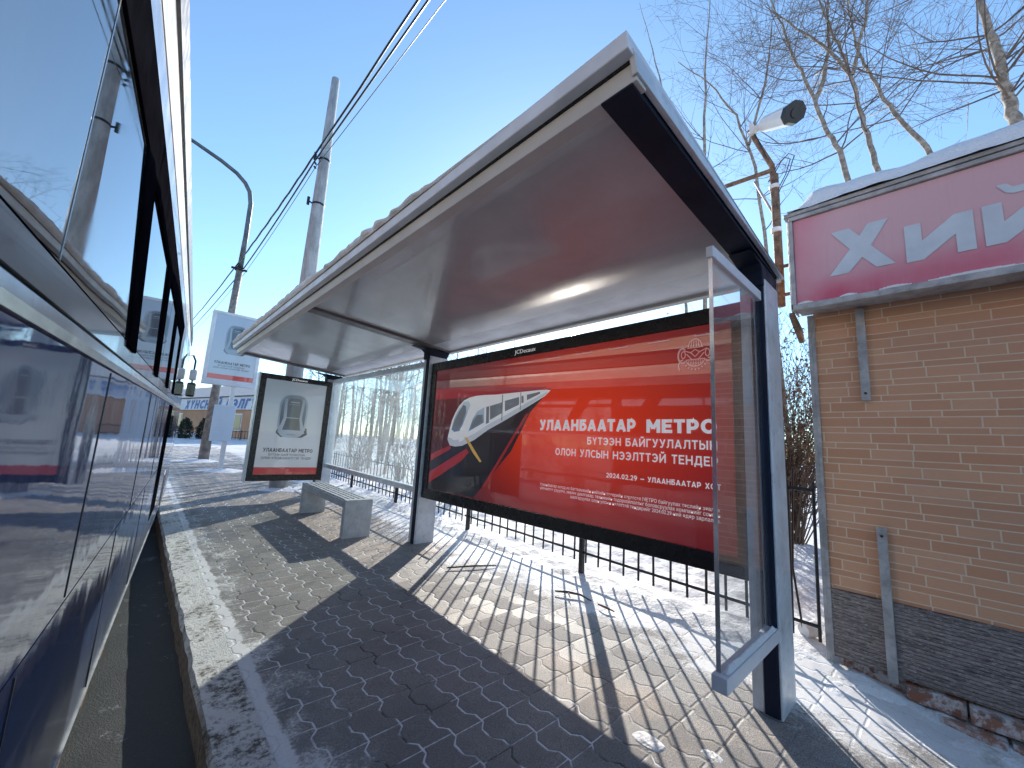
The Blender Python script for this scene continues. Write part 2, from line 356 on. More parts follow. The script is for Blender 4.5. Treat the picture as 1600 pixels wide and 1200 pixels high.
def mat_pane(name, haze, tint=(.93, .97, .96), hz_scale=3.):
    a = NT(name); p = a.pos()
    tr = a.n('ShaderNodeBsdfTransparent'); a.set(tr.inputs[0], tint)
    gl = a.n('ShaderNodeBsdfGlossy'); gl.inputs['Roughness'].default_value = .01; a.set(gl.inputs[0], (1, 1, 1))
    fr = a.n('ShaderNodeFresnel'); a.set(fr.inputs[0], a.m('SUBTRACT', 1.5, a.m('MULTIPLY', a.geo().outputs['Backfacing'], 1.5-1/1.5)))
    m1 = a.n('ShaderNodeMixShader'); a.set(m1.inputs[0], fr.outputs[0]); a.set(m1.inputs[1], tr.outputs[0]); a.set(m1.inputs[2], gl.outputs[0])
    df = a.n('ShaderNodeBsdfDiffuse'); a.set(df.inputs[0], (.8, .82, .84)); tl = a.n('ShaderNodeBsdfTranslucent'); a.set(tl.inputs[0], (.85, .88, .9))
    m2 = a.n('ShaderNodeMixShader'); m2.inputs[0].default_value = .6; a.set(m2.inputs[1], df.outputs[0]); a.set(m2.inputs[2], tl.outputs[0])
    f = a.mr(a.noise(a.scale(p, (2, 2, .6)), hz_scale, 8, .7), .3, .75, haze*.35, haze)
    m3 = a.n('ShaderNodeMixShader'); a.set(m3.inputs[0], f); a.set(m3.inputs[1], m1.outputs[0]); a.set(m3.inputs[2], m2.outputs[0])
    a.t.links.new(m3.outputs[0], a.out.inputs[0]); return a.mat
def mat_poster_red():
    a = NT('red_poster_print'); X, Y, Z = a.xyz(a.pos())
    # the printed artwork itself runs from orange red in the middle to deep red at its rim
    dy = a.m('DIVIDE', a.m('SUBTRACT', Y, 2.15), 1.7); dz = a.m('DIVIDE', a.m('SUBTRACT', Z, 1.50), .95)
    r = a.m('SQRT', a.m('ADD', a.m('MULTIPLY', dy, dy), a.m('MULTIPLY', dz, dz)))
    c = a.mix(a.mr(r, .1, 1.05), (.84, .045, .008), (.19, .010, .012))
    c = a.mix(a.mr(Y, 2.9, 4.1, 0., .75), c, (.13, .016, .018))
    c = a.mix(a.mr(a.m('SUBTRACT', a.m('MULTIPLY', Y, .45), Z), .55, 1.25), c, (.045, .028, .032))
    e = a.m('ADD', .0, 0.)
    a.p.inputs['Coat Roughness'].default_value = .015; a.p.inputs['Coat IOR'].default_value = 1.9
    a.set(a.p.inputs['Emission Color'], c); a.p.inputs['Emission Strength'].default_value = .20
    return a.P(Base_Color=c, Roughness=.5, Coat_Weight=1.)
def mat_print(name, col, em=.0, coat=1., col2=None, axis=2, r=(0, 1)):
    a = NT(name)
    c = col
    if col2: c = a.mix(a.mr(a.xyz(a.pos())[axis], r[0], r[1]), col, col2)
    a.set(a.p.inputs['Emission Color'], c); a.p.inputs['Emission Strength'].default_value = em
    a.p.inputs['Coat Roughness'].default_value = .015; a.p.inputs['Coat IOR'].default_value = 1.65
    return a.P(Base_Color=c, Roughness=.5, Coat_Weight=coat)
def mat_building():
    a = NT('apartment_brick'); X, Y, Z = a.xyz(a.pos())
    c = a.mix(a.noise(a.pos(), .6, 4), (.56, .36, .25), (.64, .45, .33)); return a.P(Base_Color=c, Roughness=.8)
def mat_bark():
    a = NT('bark'); p = a.pos()
    c = a.mix(a.mr(a.noise(p, 9, 6, .7), .35, .65), (.17, .14, .115), (.42, .36, .30))
    return a.P(Base_Color=c, Roughness=.85, Normal=a.bump(a.noise(a.scale(p, (1, 1, .3)), 30, 4), .5, .02))

def mat_kerb():
    a = NT('icy_kerb'); p = a.pos(); X, Y, Z = a.xyz(p)
    n = a.noise(p, 28, 8, .75); n2 = a.noise(p, 3., 5, .6)
    top = a.mr(a.xyz(a.geo().outputs['Normal'])[2], .35, .8)
    c = a.mix(a.mr(n, .3, .7), (.10, .085, .07), (.30, .27, .24))
    ice = a.m('MULTIPLY', a.mr(a.m('ADD', a.m('MULTIPLY', n, .6), a.m('MULTIPLY', n2, .4)), .38, .51), a.m('ADD', a.m('MULTIPLY', top, .92), .08))
    c = a.mix(ice, c, (.86, .85, .83))
    return a.P(Base_Color=c, Roughness=.85, Normal=a.bump(a.m('ADD', n, a.noise(p, 90, 4, .7)), .9, .02))
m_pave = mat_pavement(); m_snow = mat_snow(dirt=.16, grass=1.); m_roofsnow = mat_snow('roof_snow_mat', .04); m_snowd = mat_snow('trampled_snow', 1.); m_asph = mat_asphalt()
m_kerb = mat_kerb()
m_sid = mat_siding(); m_ledge = mat_ledge(); m_brick = mat_brick(); m_pink = mat_sign_pink()
m_alu = M('brushed_aluminium', (.62, .65, .70), .40, .2, amt=.08, scale=5, dirt=((.28, .27, .26), .5))
m_alu2 = M('grey_painted_metal', (.70, .71, .76), .40, .1, amt=.06, scale=3)
m_fascia = M('beige_grey_fascia', (.60, .57, .54), .45, .0, amt=.05, scale=2)
m_dark = M('dark_bronze_metal', (.016, .022, .042), .5, .0, amt=.1, scale=4, spec=.12)
m_beam = M('beam_metal', (.17, .16, .16), .4, .3, amt=.1, scale=4)
m_black = M('black_frame', (.010, .010, .012), .28, .0, amt=.1, scale=5)
m_soff = M('soffit_gloss_sheet', (.52, .51, .52), .20, .0, amt=.05, scale=2.0, coat=.3)
m_white = M('white_paint', (.75, .75, .76), .45, amt=.05, scale=4, dirt=((.4, .38, .35), .4))
m_greyp = M('weathered_grey_metal', (.36, .36, .37), .55, .2, amt=.15, scale=9, dirt=((.2, .16, .13), .6))
m_bench = M('bench_concrete', (.56, .57, .585), .6, amt=.08, scale=10, bump=.3, bscale=120, dirt=((.36, .34, .33), .6))
m_slat = M('bench_slat', (.60, .60, .62), .5, amt=.1, scale=12)
m_conc = M('pole_concrete', (.38, .375, .38), .85, amt=.14, scale=8, bump=.4, bscale=60, dirt=((.25, .23, .22), .5), stretch=(1, 1, .3))
m_iron = M('black_iron', (.018, .018, .02), .5, .3, amt=.2, scale=20)
m_rust = M('rusty_pipe', (.20, .115, .07), .75, .2, amt=.3, scale=18, dirt=((.42, .36, .3), .7))
m_cam = M('white_plastic', (.70, .68, .67), .4, amt=.04, scale=6)
m_lampm = M('lamp_post_paint', (.10, .125, .14), .5, .2, amt=.2, scale=5)
m_lampd = M('lamp_post_lower', (.22, .20, .19), .6, .1, amt=.25, scale=7)
m_rub = M('black_rubber', (.008, .008, .010), .35, amt=.2, scale=8)
m_wrub = M('window_rubber', (.006, .006, .009), .6, amt=.2, scale=8, spec=0.)
m_chrome = M('aluminium_trim', (.70, .70, .70), .22, .8, amt=.1, scale=9)
m_cream = M('cream_paint', (.62, .57, .48), .3, amt=.06, scale=3, coat=.3)
m_buspanel = M('silver_grey_panel', (.20, .215, .24), .22, .35, amt=.1, scale=3, coat=.4)
m_bus = mat_busbody(); m_bglass = mat_busglass()
m_pane = mat_pane('side_glass', .05, tint=(.95, .97, .98)); m_pane2 = mat_pane('dusty_glass', .20, hz_scale=2.2)
m_red = mat_poster_red(); m_bark = mat_bark()
m_twig = M('twig_bark', (.13, .095, .075), .8, amt=.25, scale=5)
m_pt_white = mat_print('print_white', (.86, .85, .85), .15); m_pt_silver = mat_print('print_silver', (.60, .63, .68), .15)
m_pt_dark = mat_print('print_dark', (.022, .020, .026), .1, col2=(.055, .03, .032), r=(.9, 1.6)); m_pt_blue = mat_print('print_glass_blue', (.10, .17, .27), .25, col2=(.38, .46, .52), r=(1.42, 1.75))
m_pt_rail = mat_print('print_dark_red', (.28, .02, .025), .25); m_pt_yel = mat_print('print_ochre', (.48, .30, .08), .25)
m_pt_maroon = mat_print('print_maroon', (.11, .018, .020), .1, col2=(.20, .018, .018), r=(1.2, 1.8)); m_pt_grey = mat_print('print_grey_window', (.16, .17, .19), .2)
m_pt_pink = mat_print('print_pale_pink', (.62, .36, .34), .15)
m_ad = mat_print('print_pale_blue', (.56, .59, .62), .10, col2=(.36, .42, .48), r=(1.0, 2.2)); m_ad2 = mat_print('print_sign_blue', (.60, .66, .72), .0, coat=.4, col2=(.44, .54, .66), r=(2.5, 4.2))
m_adred = mat_print('print_ad_red', (.42, .05, .045), .12); m_addark = mat_print('print_ad_dark', (.05, .065, .09), .05); m_adblue = mat_print('print_ad_blue', (.055, .085, .14), .05, col2=(.12, .17, .23), r=(1.3, 2.0))
m_adlight = mat_print('print_ad_light', (.40, .45, .51), .06, col2=(.24, .30, .37), r=(1.4, 1.9)); m_adtext = mat_print('print_ad_text', (.07, .08, .11), 0)
m_letter = M('sign_letter_sheet', (.52, .58, .65), .5, amt=.05, scale=5)
m_bld = mat_building(); m_shopw = M('shop_render', (.44, .27, .16), .8, amt=.08, scale=.8); m_shoproof = m_roofsnow
m_wdark = M('window_glass', (.03, .04, .05), .08, amt=.2, scale=.5)
m_bluelet = M('blue_letters', (.03, .13, .42), .5, amt=.05, scale=3); m_bluesign = M('pale_blue_sign', (.62, .70, .80), .5, amt=.05, scale=1)
m_leaf = M('dry_leaf', (.22, .135, .08), .8, amt=.4, scale=8); m_ever = M('dark_needles', (.022, .034, .024), .8, amt=.3, scale=9)

# ------------------------------------------------------------------ setting
def grid(name, xs, ys, zf, mat, smooth=True):
    mb = MB(); nx = len(xs)
    vs = [(x, y, zf(x, y)) for y in ys for x in xs]
    fs = [(j*nx+i, j*nx+i+1, (j+1)*nx+i+1, (j+1)*nx+i) for j in range(len(ys)-1) for i in range(nx-1)]
    mb.add(vs, fs); o = mb.build(name, mat, smooth=smooth); o['kind'] = 'structure'; return o
def lin(a, b, n): return [a+(b-a)*i/n for i in range(n+1)]
def pave_z(x, y):
    return gz(y) - .10*sm(x, 2.75, 3.5)*sm(-y, -.7, .2) + .004*N2(x, y, 1.3)
grid('ground', [-1500, -300, -60, -16, 0.2, 60, 300, 1500], [-1500, -60, -10]+lin(0, 70, 20)+[300, 1500], lambda x, y: gz(max(y, -12)) - .32, m_roofsnow)
grid('road', [-16, -8, -3, 0.42], lin(-14, 69, 60), lambda x, y: gz(y) - .15, m_asph)
KY = lin(-8, 0, 20)+lin(0, 10, 120)[1:]+lin(10, 30, 60)[1:]
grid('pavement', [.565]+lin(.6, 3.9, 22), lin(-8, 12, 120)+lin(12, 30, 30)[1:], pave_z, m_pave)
mb = MB()
for i in range(len(KY)-1):
    for j in range(1):
        pass
kv = []; kf = []
for i, y in enumerate(KY):
    j = .012*fract(3, .4, y, 5.); e = .010*fract(2, 2.4, y, 9.)
    z = gz(y)
    kv += [(.395+j, y, z-.2), (.40+j, y, z-.022+e*.3), (.418+j*.6+e, y, z-.001+e*.3), (.595, y, z+.006+.004*N2(.4, y, 6))]
    if i:
        b = (i-1)*4
        for q in range(3): kf.append((b+q, b+4+q, b+5+q, b+1+q))
mb.add(kv, kf); tag(mb.build('kerb', m_kerb), kind='structure')

def bank(x, y):
    b = sm(x, 2.95, 3.6)
    n = fract(4, x, y, 1.1); n2 = fract(3, x, y, 6.)
    h = -.05 + b*(.085 + .05*n) + .022*n2*(.3+b) + .10*sm(x, 4.2, 6)
    h -= .10*sm(x, 2.75, 3.5)*sm(-y, -1.2, .1)*(1 if y < 1.2 else 0)
    return gz(y) + h
grid('snow_ground', lin(2.9, 5.2, 56)+lin(5.2, 8, 24)[1:], lin(-1.5, 10, 230), bank, m_snow)
grid('snow_field', lin(8, 14, 24)+lin(14, 70, 40)[1:], lin(-1.5, 70, 120), lambda x, y: gz(y)+.05+.05*fract(3, x, y, .6), m_snow)
grid('snow_verge', lin(3.0, 8, 30), lin(10, 34, 110), lambda x, y: gz(y)+.05*sm(x, 3.2, 4)-.03+.045*fract(3, x, y, .9)+.06*sm(x, 4.2, 6), m_snow)
grid('snow_far', lin(.5, 8, 20), lin(20, 69, 80), lambda x, y: gz(y)-.04+.09*sm(y, 20, 26)+.05*fract(2, x, y, .7), m_snow)
grid('snow_right', lin(8, 40, 40), lin(-30, -1.5, 30), lambda x, y: gz(y)+.03+.05*fract(2, x, y, .7), m_snow)

# ------------------------------------------------------------------ city bus (right beside the camera, angled in to the kerb)
bus = thing('city_bus', 'dark blue city bus filling the left side, mirroring the pavement in its flank', 'bus', loc=(-.027, 2.156, 0))
bus.rotation_euler = (R_(1.1), 0, R_(-4.75))
L0, L1 = -5.6, 6.75
def bprism(mb, prof, y0, y1): mb.prism([(x, y0, z) for x, z in prof], (0, y1-y0, 0))
mb = MB(); bprism(mb, [(0, .83), (0, 1.455), (-2.5, 1.455), (-2.5, .83)], L0, L1); mb.build('body', m_bus, bus)
mb = MB(); bprism(mb, [(-.004, .14), (.0, .40), (.0, .824), (-2.496, .824), (-2.496, .14)], L0, L1-.01); mb.build('skirt_panel', m_bus, bus)
mb = MB(); bprism(mb, [(-.004, 1.515), (-.004, 1.575), (-2.496, 1.575), (-2.496, 1.515)], L0, L1); mb.build('window_sill_panel', m_buspanel, bus)
mb = MB(); bprism(mb, [(-.003, 1.578), (-.003, 2.25), (-2.49, 2.25), (-2.49, 1.578)], L0, L1-.02); mb.build('window_glass', m_bglass, bus)
mb = MB(); bprism(mb, [(-.003, 2.252), (-.003, 2.37), (-2.49, 2.37), (-2.49, 2.252)], L0, L1); mb.build('upper_panel', m_buspanel, bus)
mb = MB(); bprism(mb, [(.0, 2.373), (.0, 2.50), (-.005, 2.545), (-2.49, 2.545), (-2.49, 2.373)], L0, L1); mb.build('cantrail', m_cream, bus, bevel=.004)
mb = MB(); bprism(mb, [(-.01, 2.547), (.004, 2.56), (.004, 2.70), (-.03, 2.76), (-.3, 2.80), (-2.2, 2.80), (-2.46, 2.76), (-2.49, 2.547)], L0, L1-.05); mb.build('roof', m_rub, bus)
mb = MB(); bprism(mb, [(-.01, 1.457), (.003, 1.461), (.006, 1.478), (.003, 1.500), (-.01, 1.512)], L0, L1); mb.build('belt_trim', m_chrome, bus, smooth=False)
mb = MB(); bprism(mb, [(-.02, .118), (.001, .119), (.003, .135), (-.02, .139)], L0, L1-.02); mb.build('skirt_trim', m_greyp, bus)
# window frames: a dark header with slanting bars
fr = MB()
for b0 in (-.65, .5, 1.65, 2.8):
    y1 = b0+.22
    poly = [(0.0, b0-.92, 2.085), (0, b0, 2.085), (0, b0+.36, 1.56), (0, b0+.56, 1.56), (0, y1+.02, 2.075), (0, b0+.30, 2.247), (0, b0-.92, 2.247)]
    fr2 = MB(); fr2.prism([(-.004, y, z) for _, y, z in poly], (.008, 0, 0)); fr2.build('window_frame', m_wrub, bus, bevel=.002)
for y in (-3.5, -1.16, 1.2, 3.6):
    q = MB(); q.box(-.005, -.0022, y-.003, y+.003, 1.58, 2.248); q.build('glass_joint', m_buspanel, bus)
for y in (-2.4, -.50, .9, 2.2, 3.4):
    q = MB(); q.box(-.003, .0018, y-.004, y+.004, .84, 1.45); q.build('panel_seam', m_rub, bus)
for y in (-3., -.86, .45, 1.8):
    q = MB(); q.box(-.003, .0018, y-.003, y+.003, .16, .81); q.build('panel_seam', m_rub, bus)
# front door strip, wheel, number, mirror
d = MB(); d.box(-.004, .003, 3.05, 3.75, .34, 1.45); d.build('door_edge', m_wrub, bus, bevel=.002)
d = MB(); d.box(-.004, .002, 3.76, 4.5, .34, 1.44); d.build('door', m_bglass, bus, bevel=.004)
for yy in (-3.2, 5.3):
    w = MB(); w.tube([(-.36, yy, .34), (-.05, yy, .34)], .46, 28); w.tube([(-.06, yy, .34), (.004, yy, .34)], [.33, .28], 24)
    w.build('wheel', m_rub, bus)
for y in (-.3, .05, .55, 1.0):
    fl = MB(); fl.box(-.10, -.012, y, y+.16, .02, .13); fl.build('underbody_bracket', m_rust, bus)
t = MB(); text_mb(t, '13-', (.003, 5.55, .92), (0, 1, 0), (0, 0, 1), .2, .14, (1, 0, 0)); t.build('number_lettering', m_white, bus)
a = MB(); a.tube([(-.1, 6.7, 2.38), (.04, 6.95, 2.44), (.085, 7.16, 2.36), (.085, 7.18, 2.15)], .016, 8); a.tube([(.085, 7.18, 2.05), (.085, 7.18, 1.9)], .014, 8)
arm = a.build('mirror_arm', m_rub, bus)
a = MB(); a.box(.02, .15, 7.12, 7.24, 1.70, 1.96); a.build('mirror', m_rub, bus, bevel=.03)
a = MB(); a.box(.03, .14, 7.12, 7.24, 2.0, 2.2); a.build('mirror_cap', m_white, bus, bevel=.03)
a = MB(); a.box(.035, .135, 7.112, 7.118, 1.73, 1.92); a.build('mirror_glass', m_wdark, bus)

# ------------------------------------------------------------------ bus shelter
sh = thing('bus_shelter', 'grey metal bus shelter with snowy flat roof and big red poster wall', 'bus shelter', loc=(2.75, 4.4, 0))
class _P: pass
def sb(mb, name, mat, bevel=.004, parent=None, smooth=False):
    o = mb.build(name, mat, None, bevel=bevel, smooth=smooth)
    o.parent = parent or sh
    if parent is None: o.matrix_parent_inverse = Matrix.Translation(-Vector((2.75, 4.4, 0)))
    else: o.matrix_parent_inverse = Matrix.Identity(4); 
    return o
def subof(o, p):                  # sub-part in world coordinates under a part in world coordinates
    o.parent = p; o.matrix_parent_inverse = Matrix.Identity(4); return o
PY = (.65, 4.385, 8.12); PX0, PX1 = 2.617, 2.889
def zroof_b(x): return 2.585 - (x-1.1)*.068     # underside of the roof edge
def zroof_t(x): return 2.715 - (x-1.03)*.118
for i, y in enumerate(PY):
    zb = gz(y)-.08; p = MB(); p.box(PX0+.016, PX1, y, y+.14, zb, 2.372)
    p.box(PX0+.002, PX0+.015, y, y+.012, zb, 2.372); p.box(PX0+.002, PX0+.015, y+.082, y+.14, zb, 2.372)
    po = sb(p, 'post', m_alu, .005)
    c = MB(); c.box(PX0-.004, PX0+.014, y+.014, y+.080, zb, 2.40); subof(c.build('post_channel', m_dark, bevel=.003), po)
    b = MB(); b.prism([(2.40, y+.006, zroof_b(2.40)-.02), (2.56, y+.006, zroof_b(2.56)-.035), (2.60, y+.006, 2.42), (2.60, y+.006, 2.33), (2.86, y+.006, 2.33), (2.91, y+.006, 2.44), (2.91, y+.006, zroof_b(2.91)-.004)], (0, .128, 0))
    sb(b, 'roof_bracket', m_dark, .006)
# roof: body, gutter profile, beige fascia, soffit panels, beams
Y0, Y1 = .63, 8.14
r = MB(); pts = [(1.10, zroof_b(1.10)+.065), (1.034, zroof_t(1.03)-.055), (1.022, zroof_t(1.02)+.004), (2.955, zroof_t(2.955)), (2.955, zroof_b(2.955)+.02)]
r.prism([(x, Y0, z) for x, z in pts], (0, Y1-Y0, 0)); ro = sb(r, 'roof', m_alu2, .006)
r = MB(); r.hexa([(1.10, Y0+.004, 2.585), (1.165, Y0+.004, 2.582), (1.165, Y1-.004, 2.582), (1.10, Y1-.004, 2.585)], [(1.085, Y0+.004, 2.648), (1.165, Y0+.004, 2.645), (1.165, Y1-.004, 2.645), (1.085, Y1-.004, 2.648)])
subof(r.build('fascia', m_fascia, bevel=.003), ro)
r = MB(); r.hexa([(1.078, Y0+.006, 2.649), (1.165, Y0+.006, 2.646), (1.165, Y1-.006, 2.646), (1.078, Y1-.006, 2.649)], [(1.070, Y0+.006, 2.659), (1.165, Y0+.006, 2.656), (1.165, Y1-.006, 2.656), (1.070, Y1-.006, 2.659)])
subof(r.build('shadow_gap', m_black), ro)
def slab(mb, x0, x1, y0, y1, d0, d1):
    f = lambda x, d: zroof_b(x)+d
    mb.hexa([(x0, y0, f(x0, d0)), (x1, y0, f(x1, d0)), (x1, y1, f(x1, d0)), (x0, y1, f(x0, d0))], [(x0, y0, f(x0, d1)), (x1, y0, f(x1, d1)), (x1, y1, f(x1, d1)), (x0, y1, f(x0, d1))])
for ya, yb in ((Y0+.16, 4.36), (4.54, 8.0)):
    q = MB(); slab(q, 1.167, 2.93, ya, yb, .028, .045); subof(q.build('soffit_panel', m_soff), ro)
q = MB(); slab(q, 2.90, 2.95, Y0+.01, Y1-.01, -.004, .024); subof(q.build('rear_edge', m_fascia), ro)
for y0, y1, mt in ((Y0+.022, Y0+.155, m_dark), (4.37, 4.53, m_beam), (8.0, Y1-.02, m_beam)):
    q = MB(); slab(q, 1.168 if y0 > 1 else 1.10, 2.895, y0, y1, -.006 if y0 < 1 else .0, .06); sb(q, 'roof_beam', mt, .004)
q = MB(); q.hexa([(1.09, Y0-.006, 2.60), (2.95, Y0-.006, zroof_b(2.95)+.018), (2.95, Y0+.018, zroof_b(2.95)+.018), (1.09, Y0+.018, 2.60)],
                 [(1.06, Y0-.006, 2.675), (2.95, Y0-.006, zroof_t(2.95)-.018), (2.95, Y0+.018, zroof_t(2.95)-.018), (1.06, Y0+.018, 2.675)])
subof(q.build('end_trim', m_alu, bevel=.004), ro)
# rear glazing of the far bay
g = MB(); g.hexa([(2.73, 4.53, .705), (2.74, 4.53, .705), (2.74, 8.12, .775), (2.73, 8.12, .775)], [(2.73, 4.53, 2.26), (2.74, 4.53, 2.26), (2.74, 8.12, 2.30), (2.73, 8.12, 2.30)]); sb(g, 'rear_glass', m_pane2, 0)
for z0, z1, a_, b_ in ((.635, .705, 0, .06), (2.262, 2.335, 0, .03)):
    g = MB(); g.hexa([(2.70, 4.53, z0), (2.77, 4.53, z0), (2.77, 8.12, z0+b_), (2.70, 8.12, z0+b_)], [(2.70, 4.53, z1), (2.77, 4.53, z1), (2.77, 8.12, z1+b_), (2.70, 8.12, z1+b_)]); sb(g, 'glazing_rail', m_alu, .004)
# short glass wing at the near end
g = MB(); g.box(1.885, 2.615, .684, .694, .425, 2.24); sb(g, 'side_glass', m_pane, 0)
g = MB(); g.box(1.872, 2.62, .672, .706, 2.236, 2.292); tr_ = sb(g, 'wing_rail', m_alu2, .003)
g = MB(); g.box(1.862, 2.62, .650, .712, .362, .424); sb(g, 'wing_rail', m_alu2, .003)
g = MB(); g.box(1.880, 1.8845, .680, .698, .43, 2.236); sb(g, 'glass_edge_trim', m_chrome, 0)

# billboard between the near posts: black frame, red printed poster, lettering, train picture, crest
BX = 2.66; B0, B1, BZ0, BZ1 = .757, 4.378, .613, 2.272
bb = MB(); bb.box(BX+.012, BX+.14, B0, B1, BZ0, BZ1)
for y0, y1, z0, z1 in ((B0, B1, BZ0, .727), (B0, B1, 2.165, BZ1), (B0, B0+.10, .727, 2.165), (4.275, B1, .727, 2.165)): bb.box(BX-.004, BX+.012, y0, y1, z0, z1)
bill = sb(bb, 'billboard', m_black, .003)
tag(bill, 'big red metro poster wall in a black frame')
q = MB(); q.poly([(BX+.010, 4.275, .727), (BX+.010, B0+.10, .727), (BX+.010, B0+.10, 2.165), (BX+.010, 4.275, 2.165)]); subof(q.build('poster', m_red), bill)
XT = BX+.0085
def bpoly(mb, k, pts, dx=0): mb.mat(k).poly([(XT-dx, y, z) for y, z in pts])
tp = MB()
bpoly(tp, 1, [(3.75, 1.30), (2.36, 1.820), (2.60, 1.62), (2.84, 1.24), (3.37, .74), (4.26, .74), (4.26, 1.12)])
bpoly(tp, 8, [(4.26, 1.80), (3.70, 1.80), (2.36, 1.822), (3.75, 1.30), (4.26, 1.121)])
bpoly(tp, 2, [(4.25, 1.93), (3.95, 1.93), (2.40, 1.84), (2.55, 1.80), (4.25, 1.80)], .0006)
bpoly(tp, 2, [(4.25, .93), (3.55, 1.235), (3.50, 1.20), (3.62, 1.10), (4.25, .80)], .0006)
bpoly(tp, 2, [(4.25, 1.14), (3.86, 1.26), (3.84, 1.22), (4.25, 1.06)], .0006)
bpoly(tp, 2, [(2.62, 1.60), (3.20, .86), (3.24, .86), (2.66, 1.60)], .0006)
bpoly(tp, 1, [(4.05, .78), (3.3, 1.13), (3.26, 1.10), (3.9, .78)], .0009)
body = [(3.925, 1.328), (3.87, 1.258), (3.76, 1.248), (3.632, 1.262), (3.422, 1.332), (3.212, 1.438), (2.949, 1.539), (2.651, 1.661), (2.433, 1.755), (2.362, 1.805), (2.40, 1.814), (2.491, 1.816), (2.751, 1.812), (3.107, 1.806), (3.30, 1.812), (3.438, 1.810), (3.56, 1.796), (3.654, 1.769), (3.74, 1.712), (3.807, 1.633), (3.86, 1.55), (3.893, 1.456)]
bpoly(tp, 0, body, .0012)
bpoly(tp, 3, [(3.925, 1.328), (3.87, 1.258), (3.76, 1.248), (3.632, 1.262), (3.422, 1.332), (3.212, 1.438), (2.949, 1.539), (2.651, 1.661), (2.40, 1.780), (2.40, 1.795), (2.651, 1.705), (2.949, 1.590), (3.212, 1.495), (3.422, 1.400), (3.632, 1.335), (3.80, 1.320), (3.91, 1.36)], .0016)
bpoly(tp, 4, [(3.86, 1.440), (3.80, 1.412), (3.70, 1.425), (3.645, 1.50), (3.59, 1.60), (3.53, 1.712), (3.56, 1.755), (3.652, 1.754), (3.746, 1.668), (3.81, 1.575)], .0022)
bpoly(tp, 5, [(3.84, 1.455), (3.79, 1.432), (3.71, 1.445), (3.66, 1.52), (3.60, 1.63), (3.61, 1.70), (3.66, 1.72), (3.74, 1.64), (3.80, 1.55)], .0026)
bpoly(tp, 4, [(3.531, 1.422), (3.275, 1.518), (3.281, 1.681), (3.40, 1.640), (3.47, 1.56)], .0022)
bpoly(tp, 5, [(3.50, 1.45), (3.30, 1.525), (3.305, 1.60), (3.40, 1.60), (3.46, 1.53)], .0026)
bpoly(tp, 6, [(3.240, 1.500), (3.193, 1.519), (3.207, 1.690), (3.253, 1.682)], .0022)
for w_ in ([(3.18, 1.545), (3.005, 1.610), (3.005, 1.723), (3.194, 1.690)], [(2.956, 1.628), (2.757, 1.690), (2.763, 1.765), (2.966, 1.735)], [(2.727, 1.700), (2.698, 1.708), (2.703, 1.775), (2.733, 1.770)], [(2.655, 1.728), (2.489, 1.782), (2.49, 1.800), (2.659, 1.780)]): bpoly(tp, 6, w_, .0022)
for w_ in ([(3.915, 1.35), (3.865, 1.345), (3.87, 1.372), (3.912, 1.385)], [(3.70, 1.30), (3.61, 1.325), (3.62, 1.345), (3.69, 1.335)]): bpoly(tp, 0, w_, .003)
bpoly(tp, 1, [(3.01, 1.80), (3.0, 1.80), (2.99, 1.54), (3.0, 1.535)], .0024); bpoly(tp, 1, [(2.745, 1.81), (2.738, 1.81), (2.735, 1.64), (2.742, 1.637)], .0024)
bpoly(tp, 7, [(3.60, 1.36), (3.54, 1.35), (3.27, 1.115), (3.30, 1.105), (3.42, 1.19)], .0034)
subof(tp.build('train_picture', [m_pt_white, m_pt_dark, m_pt_rail, m_pt_silver, m_pt_blue, m_pt_grey, m_pt_grey, m_pt_yel, m_pt_maroon]), bill)
lt = MB(); UX = (0, -1, 0); UZ = (0, 0, 1); NR = (-1, 0, 0); XL = BX+.0055
text_mb(lt, 'УЛААНБААТАР', (XL, 2.475, 1.447), UX, UZ, .094, .235, NR, gap=.10, width=.955)
text_mb(lt, 'МЕТРО', (XL, 1.435, 1.442), UX, UZ, .094, .235, NR, gap=.10, width=.478)
text_mb(lt, 'БҮТЭЭН БАЙГУУЛАЛТЫН', (XL, 1.947, 1.340), UX, UZ, .058, .17, NR, gap=.17, width=.99)
text_mb(lt, 'ОЛОН УЛСЫН НЭЭЛТТЭЙ ТЕНДЕР', (XL, 2.277, 1.238), UX, UZ, .060, .17, NR, gap=.17, width=1.324)
text_mb(lt, '2024.02.29 — УЛААНБААТАР ХОТ', (XL, 1.762, 1.098), UX, UZ, .036, .19, NR, gap=.15, width=.822)
subof(lt.build('poster_lettering', m_pt_white), bill)
for k, (tx, yl, z, wd) in enumerate((('Улаанбаатар хотод их багтаамжийн нийтийн тээврийн хэрэгсэл МЕТРО байгуулах төслийн зөвлөх', 2.44, .966, 1.49), ('үйлчилгээ үзүүлэх, зөвлөх даалгавар, техникийн тодорхойлолтыг боловсруулах компанийг сонгон', 2.44, .934, 1.49), ('шалгаруулах олон улсын нээлттэй тендерийг 2024.02.29-ний өдөр зарлалаа.', 2.10, .902, 1.15))):
    o = font_mesh('poster_small_print', tx, frame_m((XL, yl, z), UX, UZ, NR), .034, m_pt_white, bill, width=wd)
o = font_mesh('maker_lettering', 'JCDecaux', frame_m((BX-.0055, 2.845, 2.196), UX, UZ, NR), .058, m_pt_white, bill, width=.285, bold=.003)
